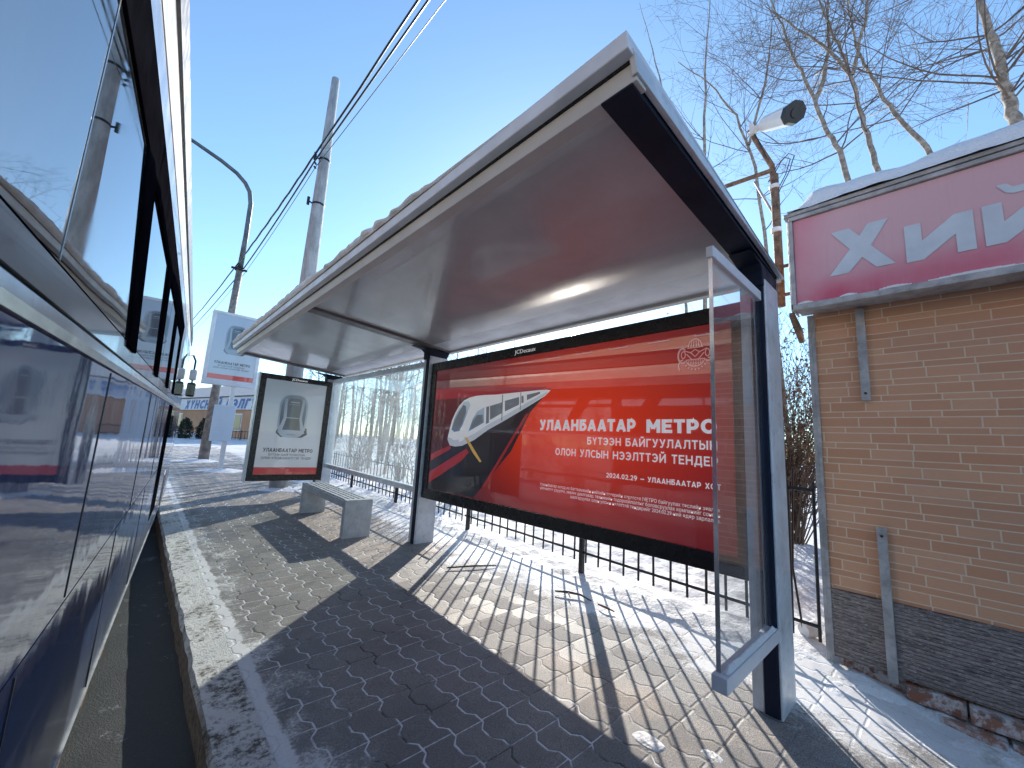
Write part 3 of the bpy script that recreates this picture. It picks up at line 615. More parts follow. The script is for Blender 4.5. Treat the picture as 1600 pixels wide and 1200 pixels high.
# crest: lidded head above two wings, a ribbed bowl and a beaded hem
em = MB(); cy, cz = 1.085, 1.985
def es(pts, w=.006, k=[0]):
    k[0] = (k[0]+1) % 5
    for i in range(len(pts)-1):
        a_ = Vector((pts[i][0], pts[i][1])); b_ = Vector((pts[i+1][0], pts[i+1][1])); d_ = (b_-a_).normalized()*w/2; n_ = Vector((-d_.y, d_.x))
        em.poly([(XL-.0004*k[0]-.0002*(i % 2), cy-q.x, cz+q.y) for q in (a_-d_+n_, a_-d_-n_, b_+d_-n_, b_+d_+n_)])
es(arc(0, .035, .045, .058, 0, 180, 12)); es([(-.05, .033), (.05, .033)])
for k in (-.027, -.009, .009, .027): es([(k, .038), (k*.7, .085)], .005)
es([(-.075, .02), (-.03, .0), (0, .02), (.03, 0), (.075, .02)]); es([(-.03, .0), (0, -.03), (.03, 0)])
for sgn in (-1, 1):
    es(arc(sgn*.085, -.015, .030, .05, 60, 300 if sgn < 0 else -120, 12), .011); es(arc(sgn*.08, -.01, .014, .025, 0, 360, 10), .006)
    es(arc(sgn*.085, -.085, .028, .04, 90, 90+sgn*-130 if sgn > 0 else 220, 8), .009); es([(sgn*.055, -.01), (sgn*.02, -.05)], .007)
es(arc(0, -.04, .062, .055, 190, 350, 14), .007); es([(-.062, -.048), (.062, -.048)])
for k in range(-4, 5): es([(k*.012, -.052), (k*.0105, -.088+abs(k)*.004)], .0045)
for k in range(9): aa = R_(200+k*17.5); es([(.075*math.cos(aa), -.04+.075*math.sin(aa)), (.079*math.cos(aa), -.04+.079*math.sin(aa))], .008)
subof(em.build('crest', m_pt_pink), bill)

# end panel: upright light box with train poster (bolted to the far post)
AY = 7.88; ad = MB(); ad.box(1.452, 2.636, AY+.013, AY+.16, .468, 2.292)
for x0, x1, z0, z1 in ((1.452, 2.636, .468, .572), (1.452, 2.636, 2.205, 2.292), (1.452, 1.545, .572, 2.205), (2.545, 2.636, .572, 2.205)): ad.box(x0, x1, AY-.002, AY+.013, z0, z1)
adp = sb(ad, 'end_light_box', m_black, .003); tag(adp, 'upright light box with a pale train poster in a black frame')
q = MB(); q.box(1.425, 1.45, AY-.01, AY+.165, .455, 2.30); subof(q.build('side_cover', m_alu, bevel=.004), adp)
q = MB(); q.box(2.638, 2.66, AY-.01, AY+.165, .455, 2.30); subof(q.build('side_cover', m_alu, bevel=.004), adp)
def train_front(x0, z0, w, h, y, light, dark, blue, red, base, parent, small=False):
    """a printed poster: pale field, tram front, three lines, red foot. x0,z0 lower left, faces -Y"""
    P_ = lambda u, v, d: (x0+u*w, y-d, z0+v*h)
    q = MB(); q.poly([P_(0, 0, 0), P_(1, 0, 0), P_(1, 1, 0), P_(0, 1, 0)]); subof(q.build('poster', base), parent)
    q = MB(); C_ = lambda k, pts, d: q.mat(k).poly([P_(u, v, d) for u, v in pts])
    def oval(cx, cy_, rx, ry, p=3.2, n=26):
        out = []
        for i in range(n):
            t_ = 2*math.pi*i/n; c_, s_ = math.cos(t_), math.sin(t_)
            out.append((cx+rx*math.copysign(abs(c_)**(2/p), c_), cy_+ry*math.copysign(abs(s_)**(2/p), s_)))
        return out
    C_(3, [(0, 0), (1, 0), (1, .075), (0, .075)], .001)
    C_(1, [(.33, .395), (.67, .395), (.76, .43), (.74, .50), (.28, .50), (.25, .44)], .0008)
    C_(0, oval(.49, .625, .235, .235, 3.4), .0014)
    C_(2, oval(.49, .635, .205, .215, 3.2), .0020)
    C_(1, oval(.50, .655, .125, .165, 4.), .0026)
    C_(0, [(.27, .44), (.33, .43), (.39, .60), (.37, .82), (.33, .80), (.34, .60)], .0030); C_(0, [(.71, .44), (.65, .43), (.60, .60), (.62, .82), (.66, .80), (.64, .60)], .0030)
    C_(0, [(.29, .46), (.33, .425), (.65, .425), (.69, .46), (.64, .472), (.34, .472)], .0034)
    C_(2, [(.40, .745), (.58, .745), (.58, .755), (.40, .755)], .0038); C_(0, [(.42, .77), (.57, .77), (.57, .78), (.42, .78)], .0036); C_(0, [(.38, .60), (.58, .60), (.58, .607), (.38, .607)], .0036)
    for u in (.285, .31, .675, .70): C_(0, [(u, .475), (u+.015, .475), (u+.015, .505), (u, .505)], .004)
    subof(q.build('train_picture', [light, dark, blue, red]), parent)
    tt = MB(); text_mb(tt, 'УЛААНБААТАР МЕТРО', P_(.10, .235, .002), (1, 0, 0), (0, 0, 1), .040*h, .20, (0, -1, 0), width=.79*w)
    text_mb(tt, 'БҮТЭЭН БАЙГУУЛАЛТЫН', P_(.19, .195, .002), (1, 0, 0), (0, 0, 1), .024*h, .13, (0, -1, 0), width=.58*w)
    text_mb(tt, 'ОЛОН УЛСЫН НЭЭЛТТЭЙ ТЕНДЕР', P_(.09, .160, .002), (1, 0, 0), (0, 0, 1), .024*h, .13, (0, -1, 0), width=.79*w)
    subof(tt.build('poster_lettering', m_adtext), parent)
train_front(1.545, .572, 1.0, 1.633, AY+.010, m_adlight, m_addark, m_adblue, m_adred, m_ad, adp)
font_mesh('maker_lettering', 'JCDecaux', frame_m((1.94, AY-.0035, 2.225), (1, 0, 0), (0, 0, 1), (0, -1, 0)), .055, m_pt_white, adp, width=.26, bold=.003)

# snow on the shelter roof and on the wing rail
def lump(name, x0, x1, y0, y1, nx, ny, zb, hf, mat, edge=1):
    mb = MB(); vs = []; fs = []
    for j in range(ny+1):
        for i in range(nx+1):
            u, v = i/nx, j/ny; x = x0+(x1-x0)*u; y = y0+(y1-y0)*v
            e = min(1, min(u*edge, 1-u)*nx*.5)*min(1, min(v, 1-v)*ny*.35); wob = .025*fract(2, x, y, 5)*(1 if 0 < i < nx else 1)
            vs.append((x+wob*(u < .02), y, zb(x, y)+hf(x, y)*e))
    fs = [(j*(nx+1)+i, j*(nx+1)+i+1, (j+1)*(nx+1)+i+1, (j+1)*(nx+1)+i) for j in range(ny) for i in range(nx)]
    mb.add(vs, fs); return mb.build(name, mat, smooth=True)
mb = MB(); ny = 260; cols = [(1.016, 0.), (.998, .22), (.992, .62), (1.006, .92), (1.04, 1.), (1.12, 1.05), (1.4, 1.), (2.0, 1.), (2.6, .9), (2.93, 0.)]
vs = []
for j in range(ny+1):
    y = .93+(8.1-.93)*j/ny
    h = max(0, .060+.04*fract(4, 1.0, y, 1.6))*sm(y+.25*N2(1., y, 2.), 1.0, 3.4)*sm(8.1-y, 0, .15)
    for x, k in cols:
        if x < 1.03: x = 1.024+(x-1.024)*min(1, h/.03)
        vs.append((x-(.02*N2(x, y, 9) if .9 < x < 1.01 and h > .01 else 0), y, zroof_t(max(x, 1.02))-(.004 if k == 0 else -.001)+h*k*(1+.18*N2(x*2, y, 3.5)+.10*N2(x, y, 14))))
nc = len(cols); mb.add(vs, [(j*nc+i, j*nc+i+1, (j+1)*nc+i+1, (j+1)*nc+i) for j in range(ny) for i in range(nc-1)])
o = mb.build('roof_snow', m_roofsnow, smooth=True)
tag(o, 'thin crust of snow lying on the flat roof of the bus shelter', 'snow', kind='stuff')
o = lump('rail_snow', 1.90, 2.60, .655, .683, 40, 6, lambda x, y: .426, lambda x, y: .024+.012*N2(x, y, 7), m_roofsnow)
tag(o, 'ridge of snow on the bottom rail of the short glass wing', 'snow', kind='stuff')

# ------------------------------------------------------------------ bench
bench = thing('bench', 'pale grey slatted bench with solid slab ends inside the bus shelter', 'bench', loc=(2.16, 5.8, 0))
def ob(mb, name, mat, bevel=0): return subof2(mb.build(name, mat, bevel=bevel), bench)
def subof2(o, p): o.parent = p; o.matrix_parent_inverse = Matrix.Translation(-p.location); return o
bx0, bx1 = 1.99, 2.34; by0, by1 = 4.98, 6.72
for y0, y1 in ((by0, by0+.085), (by1-.085, by1)):
    q = MB(); q.box(bx0, bx1, y0, y1, gz(y0)-.02, gz(y0)+.448); ob(q, 'end_slab', m_bench, .012)
q = MB(); za, zb_ = gz(by0)+.36, gz(by1)+.36
q.hexa([(bx0+.004, by0+.086, za), (bx1-.004, by0+.086, za), (bx1-.004, by1-.086, zb_), (bx0+.004, by1-.086, zb_)], [(bx0+.004, by0+.086, za+.05), (bx1-.004, by0+.086, za+.05), (bx1-.004, by1-.086, zb_+.05), (bx0+.004, by1-.086, zb_+.05)]); ob(q, 'seat_frame', m_dark, .004)
q = MB()
for xa in (bx0, bx1-.022):
    q.hexa([(xa, by0+.0855, za-.01), (xa+.022, by0+.0855, za-.01), (xa+.022, by1-.0855, zb_-.01), (xa, by1-.0855, zb_-.01)], [(xa, by0+.0855, za+.075), (xa+.022, by0+.0855, za+.075), (xa+.022, by1-.0855, zb_+.075), (xa, by1-.0855, zb_+.075)])
ob(q, 'apron', m_bench, .006)
q = MB()
for k in range(5):
    xa = bx0+.024+k*.0635; xb = xa+.036
    q.hexa([(xa, by0+.0865, za+.052), (xb, by0+.0865, za+.052), (xb, by1-.0865, zb_+.052), (xa, by1-.0865, zb_+.052)], [(xa, by0+.0865, za+.089), (xb, by0+.0865, za+.089), (xb, by1-.0865, zb_+.089), (xa, by1-.0865, zb_+.089)])
ob(q, 'seat_slats', m_slat, .006)

# ------------------------------------------------------------------ low iron fence behind the shelter
FX = 3.6
def fence(name, label, p0, p1, z0f, hgt, pitch, post_pitch, r_=.007):
    t_ = thing(name, label, 'fence', loc=(p0[0], p0[1], 0)); d = Vector((p1[0]-p0[0], p1[1]-p0[1])); Ln = d.length; d.normalize()
    at = lambda s, z: (p0[0]+d.x*s, p0[1]+d.y*s, z)
    q = MB(); n = int(Ln/pitch)
    for k in range(n+1):
        s = k*pitch + random.uniform(-.008, .008); z = z0f(*at(s, 0)[:2]); lean = random.uniform(-.012, .012)
        q.tube([at(s, z+.055), at(s+lean, z+hgt)], [r_, r_], 6)
    subof2(q.build('pickets', m_iron), t_)
    for zz in (.15, hgt-.06):
        q = MB(); m_ = max(2, int(Ln/1.0))
        q.tube([at(Ln*i/m_, z0f(*at(Ln*i/m_, 0)[:2])+zz) for i in range(m_+1)], r_*1.25, 6); subof2(q.build('rail', m_iron), t_)
    s = post_pitch[1]
    while s < Ln:
        z = z0f(*at(s, 0)[:2]); q = MB(); q.box(-.022, .022, -.022, .022, 0, hgt+.12, Matrix.Translation(at(s, z-.10))); subof2(q.build('fence_post', m_iron), t_); s += post_pitch[0]
    return t_
fence('iron_fence', 'taller black iron fence section behind the red poster wall', (FX, .66), (FX, 4.70), lambda x, y: gz(y)+.055, 1.12, .15, (1.97, 2.0), .0105)
fence('iron_fence', 'lower black iron fence section seen through the dusty rear glass', (FX, 4.78), (FX, 15.5), lambda x, y: gz(y)+.055, .68, .15, (2.03, 2.0), .0095)
fence('garden_fence', 'far black picket fence in front of the orange shop', (.8, 30.2), (7.4, 29.4), lambda x, y: gz(y)+.02, .62, .16, (1.3, .2), .014)

# ------------------------------------------------------------------ concrete utility pole, street lamp, cables
UP = (2.29, 9.2)
up = thing('utility_pole', 'tall round concrete utility pole behind the shelter with wire clamps', 'utility pole', loc=(UP[0], UP[1], gz(9.2)))
q = MB(); q.tube([(0, 0, -.1), (0, 0, 4.7), (.0, 0, 9.45)], [.18, .15, .088], 28); q.build('pole', m_conc, up, smooth=False).data.polygons.foreach_set('use_smooth', [len(p.vertices) == 4 for p in up.children[0].data.polygons])
for z in (7.28, 6.18):
    q = MB(); rr = .18-(z)*.0098+.012; q.tube([(0, 0, z), (0, 0, z+.05)], rr, 24); q.tube([(-rr, 0, z+.02), (-rr-.10, 0, z+.05)], .018, 8); q.tube([(-rr-.08, 0, z-.05), (-rr-.08, 0, z+.13)], .03, 8); q.build('clamp', m_iron, up)
for k in range(2):
    q = MB(); q.tube([(-.16, -.02, 7.12-k*.10), (-.20, -.02, 7.16-k*.1)], .022, 8); q.build('insulator', m_iron, up)
lp = thing('street_lamp', 'slender street lamp with long curved arm reaching over the bus', 'street lamp', loc=(1.668, 15.4, gz(15.4)))
z0 = gz(15.4)
q = MB(); q.tube([(0, 0, -.05), (.03, 0, 2.6), (.09, 0, 4.8), (.115, 0, 6.2)], [.14, .115, .10, .095], 16); q.build('pole', m_lampd, lp, smooth=True)
q = MB(); pts = [(.114, 0, 6.15), (.13, 0, 7.4), (.11, 0, 8.55), (.03, 0, 8.95), (-.13, 0, 9.2), (-.40, 0, 9.42), (-.85, 0, 9.62), (-1.6, 0, 9.86), (-2.1, 0, 9.98)]; q.tube(pts, [.085, .075, .07, .068, .066, .064, .062, .055, .05], 12); q.build('curved_arm', m_lampm, lp, smooth=True)
q = MB(); q.tube([(-2.05, 0, 9.96), (-2.25, 0, 10.0), (-2.6, 0, 10.02), (-2.75, 0, 9.99)], [.06, .13, .15, .05], 12); q.build('lamp_head', m_lampm, lp, smooth=True)
q = MB(); q.tube([(.10, 0, 6.16), (.10, 0, 6.26)], .125, 16); q.box(-.22, .22, -.03, .03, 6.18, 6.24, Matrix.Translation((.10, 0, 0))); q.build('clamp', m_iron, lp)
def cable(label, pts, r_, wob=0.):
    q = MB(); out = []
    for i in range(len(pts)-1):
        a_, b_ = Vector(pts[i]), Vector(pts[i+1]); n = 24; sag = (b_-a_).length*.012
        for k in range(n+(i == len(pts)-2)):
            u = k/n; p = a_.lerp(b_, u); p.z -= sag*4*u*(1-u); p.z += wob*math.sin(k*1.9)*.5*(1 if i == 0 else .6); out.append(p)
    q.tube(out, r_, 6, True); tag(q.build('overhead_cable', m_rub), label, 'cable', 'overhead cables along the street')
pz = gz(9.2)
cable('thick wavy overhead cable, highest of the three on the concrete pole', [(2.62, -18, 10.2), (2.08, 9.18, pz+7.36), (1.66, 15.40, z0+6.27), (1.2, 48, 9.0)], .021, .05)
cable('straight black overhead cable just under the wavy one', [(2.80, -18, 9.9), (2.10, 9.16, pz+7.22), (1.87, 15.40, z0+6.24), (1.4, 48, 8.7)], .018)
cable('thinnest overhead cable, lowest on the concrete pole', [(3.1, -18, 9.2), (2.12, 9.18, pz+7.05), (1.90, 15.40, z0+6.05), (1.6, 48, 8.4)], .007)

# ------------------------------------------------------------------ bus stop sign with light box and timetable
sg = thing('bus_stop_sign', 'bus stop sign on a white post with train poster box and timetable plate', 'bus stop sign', loc=(1.74, 12.55, gz(12.55)))
q = MB(); q.box(1.69, 1.79, 12.54, 12.64, gz(12.5)-.05, 2.45); subof2(q.build('pole', m_white, bevel=.006), sg)
bxm = Matrix.Translation((1.60, 12.5, 0)) @ Matrix.Rotation(R_(0), 4, 'Z')
q = MB(); q.box(1.055, 2.215, 12.513, 12.68, 2.40, 4.31)
for x0, x1, z0_, z1_ in ((1.055, 2.215, 2.40, 2.55), (1.055, 2.215, 4.24, 4.31), (1.055, 1.14, 2.55, 4.24), (2.13, 2.215, 2.55, 4.24)): q.box(x0, x1, 12.495, 12.513, z0_, z1_)
sbx = subof2(q.build('light_box', m_alu2, bevel=.01), sg)
def train_sign():
    train_front(1.14, 2.55, .99, 1.69, 12.510, m_adlight, m_addark, m_adblue, m_adred, m_ad2, sbx)
train_sign()
q = MB(); q.box(1.40, 1.86, 12.50, 12.537, .985, 1.90); pl = subof2(q.build('timetable_plate', m_bluesign, bevel=.006), sg)
q = MB(); text_mb(q, 'УЛААНБААТАР', (1.43, 12.498, 1.80), (1, 0, 0), (0, 0, 1), .045, .15, (0, -1, 0), width=.36)
for k in range(9): q.poly([(1.44, 12.4985, 1.70-k*.055), (1.80-.06*(k % 3), 12.4985, 1.70-k*.055), (1.80-.06*(k % 3), 12.4985, 1.712-k*.055), (1.44, 12.4985, 1.712-k*.055)])
subof(q.build('timetable_lines', m_alu2), pl)
def mound(name, x, y, r_, h, label):
    mb = MB(); n = 20; vs = [(x, y, gz(y)+h)]; fs = []
    for j in range(1, 6):
        for k in range(n):
            t_ = 2*math.pi*k/n; rr = r_*j/5*(1+.3*mnoise.noise(Vector((math.cos(t_)*2.5+x, math.sin(t_)*2.5+y, 1)))*2); px, py = x+rr*math.cos(t_), y+rr*math.sin(t_)*.8
            vs.append((px, py, gz(py)+h*(1-sm(j/5, 0, 1))*(1+.3*N2(px, py, 4)) - (.02 if j == 5 else 0)))
    for k in range(n):
        fs.append((0, 1+k, 1+(k+1) % n))
        for j in range(4): a_ = 1+j*n; fs.append((a_+k, a_+n+k, a_+n+(k+1) % n, a_+(k+1) % n))
    mb.add(vs, fs); return tag(mb.build(name, m_roofsnow, smooth=True), label, 'snow pile')
mound('snow_pile', 1.80, 12.5, .55, .07, 'snow heaped round the foot of the white bus stop sign post')
mound('snow_pile', 1.62, 15.2, .6, .07, 'snow heaped round the foot of the curved street lamp')
mound('snow_pile', 2.35, 9.1, .5, .05, 'snow heaped round the foot of the concrete utility pole')

# ------------------------------------------------------------------ kiosk on the right
ki = thing('brick_kiosk', 'tan brick kiosk with faded red sign and snow on its roof', 'kiosk', loc=(3.64, .6, 0))
KX, KY0, KY1 = 3.64, -4.6, .60
def kb(mb, name, mat, bevel=0): return subof2(mb.build(name, mat, bevel=bevel), ki)
q = MB(); q.box(KX, 6.4, KY0, KY1-.004, .458, 3.05); wall = kb(q, 'wall', m_sid)
q = MB(); q.box(KX-.018, 6.42, KY0-.01, KY1+.006, .03, .456); kb(q, 'plinth', m_ledge, .004)
q = MB(); q.box(KX+.03, 6.36, KY0+.05, KY1-.05, -.5, .028); kb(q, 'brick_footing', m_brick)
q = MB()
for k in range(9):                # the footing's two outer courses, loose and stepped
    y = .25-k*.255; q.box(KX-.035-.03*(k % 2), KX+.028, y-.245, y, -.075+.004*(k % 3), .012)
    q.box(KX-.10-.02*((k+1) % 2), KX-.04, y-.38, y-.14, -.165, -.085+.004*(k % 2))
kb(q, 'footing_course', m_brick, .006)
q = MB(); q.box(KX-.026, KX+.05, KY1+.008, KY1+.030, .0, 2.40); q.box(KX-.026, KX-.019, KY1-.014, KY1+.008, .0, 2.40); kb(q, 'corner_trim', m_greyp, .002)
for y, z0_, z1_ in ((.325, 1.735, 2.385), (.302, -.005, .905)):
    q = MB(); q.box(KX-.046, KX-.0185, y-.024, y+.024, z0_, z1_); st_ = kb(q, 'metal_strap', m_greyp, .002)
    q = MB(); zz = z0_+.05 if z1_ > 2 else z1_-.05; q.tube([(KX-.047, y, zz), (KX-.0525, y, zz)], .008, 10); subof(q.build('bolt', m_iron), st_)
SX = 3.40
q = MB(); q.box(SX+.02, KX-.02, KY0, .66, 2.405, 3.10); sgn = kb(q, 'sign', m_greyp)
q = MB(); q.poly([(SX+.0, .645, 2.43), (SX, KY0, 2.43), (SX, KY0, 3.085), (SX, .645, 3.085)]); subof(q.build('sign_face', m_pink), sgn)
q = MB()
q.box(SX-.022, SX+.06, KY0, .668, 2.385, 2.428); q.box(SX-.022, SX+.06, KY0, .668, 3.088, 3.118); q.box(SX-.020, SX+.06, .647, .676, 2.428, 3.088)
q.box(SX-.010, SX+.22, .676, .684, 2.40, 3.10); subof(q.build('sign_frame', m_greyp, bevel=.004), sgn)
LX = SX-.004; q = MB()
def kl(pts, dx=0): q.poly([(LX-dx, y, z) for y, z in pts])
kl([(.428, 2.912), (.325, 2.912), (.276, 2.838), (.232, 2.912), (.128, 2.912), (.222, 2.752), (.112, 2.592), (.203, 2.592), (.270, 2.684), (.345, 2.592), (.450, 2.592), (.330, 2.758)])
def ii(y): kl([(y, 2.82), (y-.075, 2.82), (y-.075, 2.70), (y-.215, 2.82), (y-.29, 2.82), (y-.29, 2.575), (y-.215, 2.575), (y-.215, 2.695), (y-.075, 2.575), (y, 2.575)])
ii(.062); ii(-.262)
kl([(-.325, 2.925), (-.36, 2.925), (-.385, 2.895), (-.43, 2.895), (-.455, 2.925), (-.49, 2.925), (-.46, 2.87), (-.43, 2.855), (-.385, 2.855), (-.355, 2.87)])
subof(q.build('sign_lettering', m_letter), sgn)
for y0, y1 in ((.64, .55), (.40, .31), (.20, .05), (-.02, -.4)):
    q = MB()                       # icy snow caught on the sign's bottom frame
    for k in range(8):
        ya = y0+(y1-y0)*k/8; yb = y0+(y1-y0)*(k+1)/8; h = .012*math.sin(math.pi*(k+.5)/8)+.003; q.box(SX-.018, SX-.003, yb, ya, 2.4285, 2.429+h)
    subof(q.build('sign_frost', m_roofsnow), sgn)
q = MB(); q.box(SX-.03, 6.5, KY0-.1, .70, 3.122, 3.15); kb(q, 'roof_slab', m_greyp, .004)
o = lump('kiosk_snow', 3.35, 6.5, -4.6, .67, 60, 110, lambda x, y: 3.151, lambda x, y: max(.03, .155+.045*fract(3, x, y, 1.6)+.03*N2(x, y, 6)), m_roofsnow)
tag(o, 'thick snow slab lying on the roof of the brick kiosk', 'snow', kind='stuff')
o = lump('fallen_snow', 2.95, 3.62, -2.2, .62, 30, 90, lambda x, y: pave_z(x, y)-.015, lambda x, y: max(-.02, (.012+.055*fract(4, x, y, 4.))*sm(x, 2.95, 3.4)), m_snowd)
tag(o, 'trampled grey snow along the foot of the brick kiosk', 'snow', kind='stuff')
# bent flashing hanging under the sign's corner
q = MB(); q.prism([(3.42, .67, 2.385), (3.62, .66, 2.30), (3.66, .66, 2.22), (3.64, .66, 2.20), (3.50, .67, 2.30), (3.40, .67, 2.36)], (0, .03, 0)); kb(q, 'bent_flashing', m_rust)

# ------------------------------------------------------------------ camera mast beside the kiosk
ms = thing('camera_mast', 'rusty pipe mast with a white bullet security camera above the kiosk corner', 'security camera', loc=(3.95, .86, 0))
def mbp(mb, name, mat, bevel=0, smooth=False): return subof2(mb.build(name, mat, bevel=bevel, smooth=smooth), ms)
q = MB(); q.tube([(3.93, .862, 2.62), (3.93, .862, 2.9), (3.90, .862, 3.86)], .034, 14); mbp(q, 'mast', m_rust, smooth=True)
q = MB(); q.tube([(3.90, .868, 3.80), (3.90, .875, 3.96), (3.90, 1.045, 4.42)], [.030, .024, .022], 12); mbp(q, 'slanted_pipe', m_rust)
q = MB(); q.tube([(3.90, .87, 3.915), (3.90, 1.30, 3.94)], .020, 10); mbp(q, 'cross_pipe', m_rust)
q = MB(); q.tube([(3.90, 1.02, 3.87), (3.97, .87, 3.45)], .010, 8); mbp(q, 'strut', m_greyp)
for z in (2.72, 2.98):
    q = MB(); q.tube([(3.93, .865, z), (3.93, .60, z)], .016, 8); mbp(q, 'wall_bracket', m_rust)
for z in (3.72, 3.30):
    q = MB(); q.tube([(3.90, .862, z), (3.90, .862, z+.035)], .042, 14); mbp(q, 'tape', m_white)
q = MB()
q.tube([(3.88, 1.03, 4.36), (3.88, .985, 4.39), (3.87, .93, 4.385), (3.865, .90, 4.38)], [.030, .034, .030, .03], 10); q.box(3.85, 3.92, 1.005, 1.035, 4.34, 4.46); mbp(q, 'bracket_arm', m_cam)
ca, cb = Vector((3.88, .905, 4.395)), Vector((3.70, .672, 4.228)); dcam = (cb-ca).normalized()
zc = dcam.orthogonal(); upv = Vector((0, 0, 1)); rv = dcam.cross(upv).normalized(); uv_ = rv.cross(dcam)
def oct_(c, r1, r2): return [c+rv*(r1*math.cos(t_))+uv_*(r2*math.sin(t_)) for t_ in [math.pi/8+k*math.pi/4 for k in range(8)]]
q = MB(); A_ = oct_(ca, .074, .068); B_ = oct_(cb, .092, .086); q.add(A_+B_, [tuple(range(7, -1, -1)), tuple(range(8, 16))]+[(i, (i+1) % 8, 8+(i+1) % 8, 8+i) for i in range(8)]); cb_o = mbp(q, 'camera_body', m_cam, .004)
q = MB(); A_ = oct_(cb+dcam*.001, .096, .090); B_ = oct_(cb+dcam*.05+uv_*.008, .094, .090); q.add(A_+B_, [tuple(range(7, -1, -1)), tuple(range(8, 16))]+[(i, (i+1) % 8, 8+(i+1) % 8, 8+i) for i in range(8)]); q.tube([cb+dcam*.051, cb+dcam*.057], .04, 16); subof(q.build('lens_cover', m_black), cb_o)
q = MB(); pts = [(3.90, .88, 3.83), (3.88, .80, 3.95), (3.88, .74, 4.0), (3.88, .70, 3.96), (3.89, .74, 3.84), (3.90, .82, 3.70), (3.92, .865, 3.62)]
sp = [Vector(p) for p in pts]; q.tube(sp, .004, 6); q.tube([p+Vector((0, .03, -.02)) for p in sp], .004, 6); q.tube([(3.88, 1.0, 4.36), (3.87, .95, 4.2), (3.88, .91, 4.05), (3.89, .87, 3.9)], .005, 6); mbp(q, 'loose_cable', m_rub)

# ------------------------------------------------------------------ bare trees
def rv3(): return Vector((random.gauss(0, 1), random.gauss(0, 1), random.gauss(0, 1))).normalized()
def branch(mb, p, d, L, r, depth, up=.25, jit=.16, den=1.):
    n = max(3, int(L/.28)) if depth > 0 else 3
    pts = [p.copy()]; rad = [r]; dd = d.normalized()
    for i in range(n):
        dd = (dd + rv3()*jit + Vector((0, 0, 1))*up*.12).normalized(); p = p + dd*(L/n); pts.append(p.copy()); rad.append(max(.0022, r*(1-.8*(i+1)/n)))
    mb.tube(pts, rad, 5 if r > .03 else 3, False)
    if depth <= 0: return
    k = int(max(2, L*den*(3.2 if depth > 1 else 4.6)))
    for j in range(k):
        u = random.uniform(.2, 1.); i = min(n-1, int(u*n)); q = pts[i].lerp(pts[i+1], u*n-i)
        t_ = (pts[i+1]-pts[i]).normalized(); s_ = (rv3()); s_ = (s_-t_*s_.dot(t_)).normalized()
        dr = (t_*random.uniform(.5, 1.) + s_*random.uniform(.6, 1.)).normalized()
        branch(mb, q, dr, L*random.uniform(.32, .55), max(.003, rad[i]*.5), depth-1, up, jit, den)
def tree(name, label, base, stems, h_limb=(2., 5.), nl=9, depth=2, den=1., up=.25, limb_len=(1.6, 3.2), group='bare trees in the snowy park'):
    t_ = thing(name, label, 'tree', group, loc=base); tk = MB(); cr_ = MB(); off = Vector(base)
    for pts, r0, r1 in stems:
        pts = [Vector(p)-off for p in pts]; n = len(pts); fine = []
        for i in range(n-1):
            for k in range(4): fine.append(pts[i].lerp(pts[i+1], k/4)+rv3()*.02)
        fine.append(pts[-1]); m_ = len(fine); rad = [r0+(r1-r0)*i/(m_-1) for i in range(m_)]
        tk.tube(fine, rad, 9, False)
        for j in range(nl):
            u = random.uniform(.25, 1.)**.8; i = min(m_-2, int(u*(m_-1))); q = fine[i]; ax = (fine[i+1]-fine[i]).normalized(); s_ = rv3(); s_ = (s_-ax*s_.dot(ax)).normalized()
            branch(cr_, q, ax*random.uniform(.35, .9)+s_, random.uniform(*limb_len)*(1.15-.5*u), min(.019, rad[i]*.38), depth, up, .15, den)
    tk.build('trunk', m_bark, t_, smooth=True); cr_.build('crown', m_twig, t_); return t_
def G3(x, y): return (x, y, gz(y)-.05)
# five poplars rising behind the kiosk
tree('bare_tree', 'forked pale trunk tree, first of those rising behind the kiosk roof', G3(10, .1), [([(10, .1, -.1), (10, .55, 4), (10, .88, 6.96), (10, 1.01, 7.84), (10, 1.22, 8.49), (10, 1.38, 9.32), (10, 1.55, 10.1), (10, 1.71, 10.65), (10, 1.9, 11.7), (10.1, 2.2, 13)], .066, .016), ([(10, 1.36, 9.29), (10.1, 1.17, 9.9), (10.2, 1.09, 10.66), (10.2, 1.06, 11.7), (10.3, 1.0, 13)], .05, .015)], nl=26, depth=3, den=.85)
tree('bare_tree', 'forked twisting tree rising mid kiosk between its two neighbours', G3(10.1, .2), [([(10.1, .2, -.1), (10, .35, 4), (10, .46, 7.04), (10, .57, 7.96), (10, .67, 8.77), (10, .74, 9.5), (10, .9, 10.35), (10, 1.04, 11.04), (10, 1.2, 12), (10, 1.3, 13.2)], .062, .012), ([(10, .71, 9.45), (9.9, .55, 10.07), (9.9, .45, 10.46), (9.8, .36, 11.02), (9.8, .2, 12.5)], .04, .012), ([(10, .75, 9.5), (9.9, 1.12, 10.44), (9.8, 1.74, 11.46), (9.8, 2.17, 12.3)], .04, .01)], nl=18, depth=3, den=.85)
tree('bare_tree', 'thinner tree leaning left behind the middle of the red sign', G3(10.4, -1.6), [([(10.4, -1.6, -.1), (10.2, -.9, 4.5), (10, -.27, 7.06), (10, -.02, 7.75), (10, .21, 8.39), (10, .38, 9.02), (10, .52, 9.58), (10, .64, 10.3), (10, .69, 11.3), (10, .7, 12.4)], .054, .012)], nl=26, depth=3, den=.85)
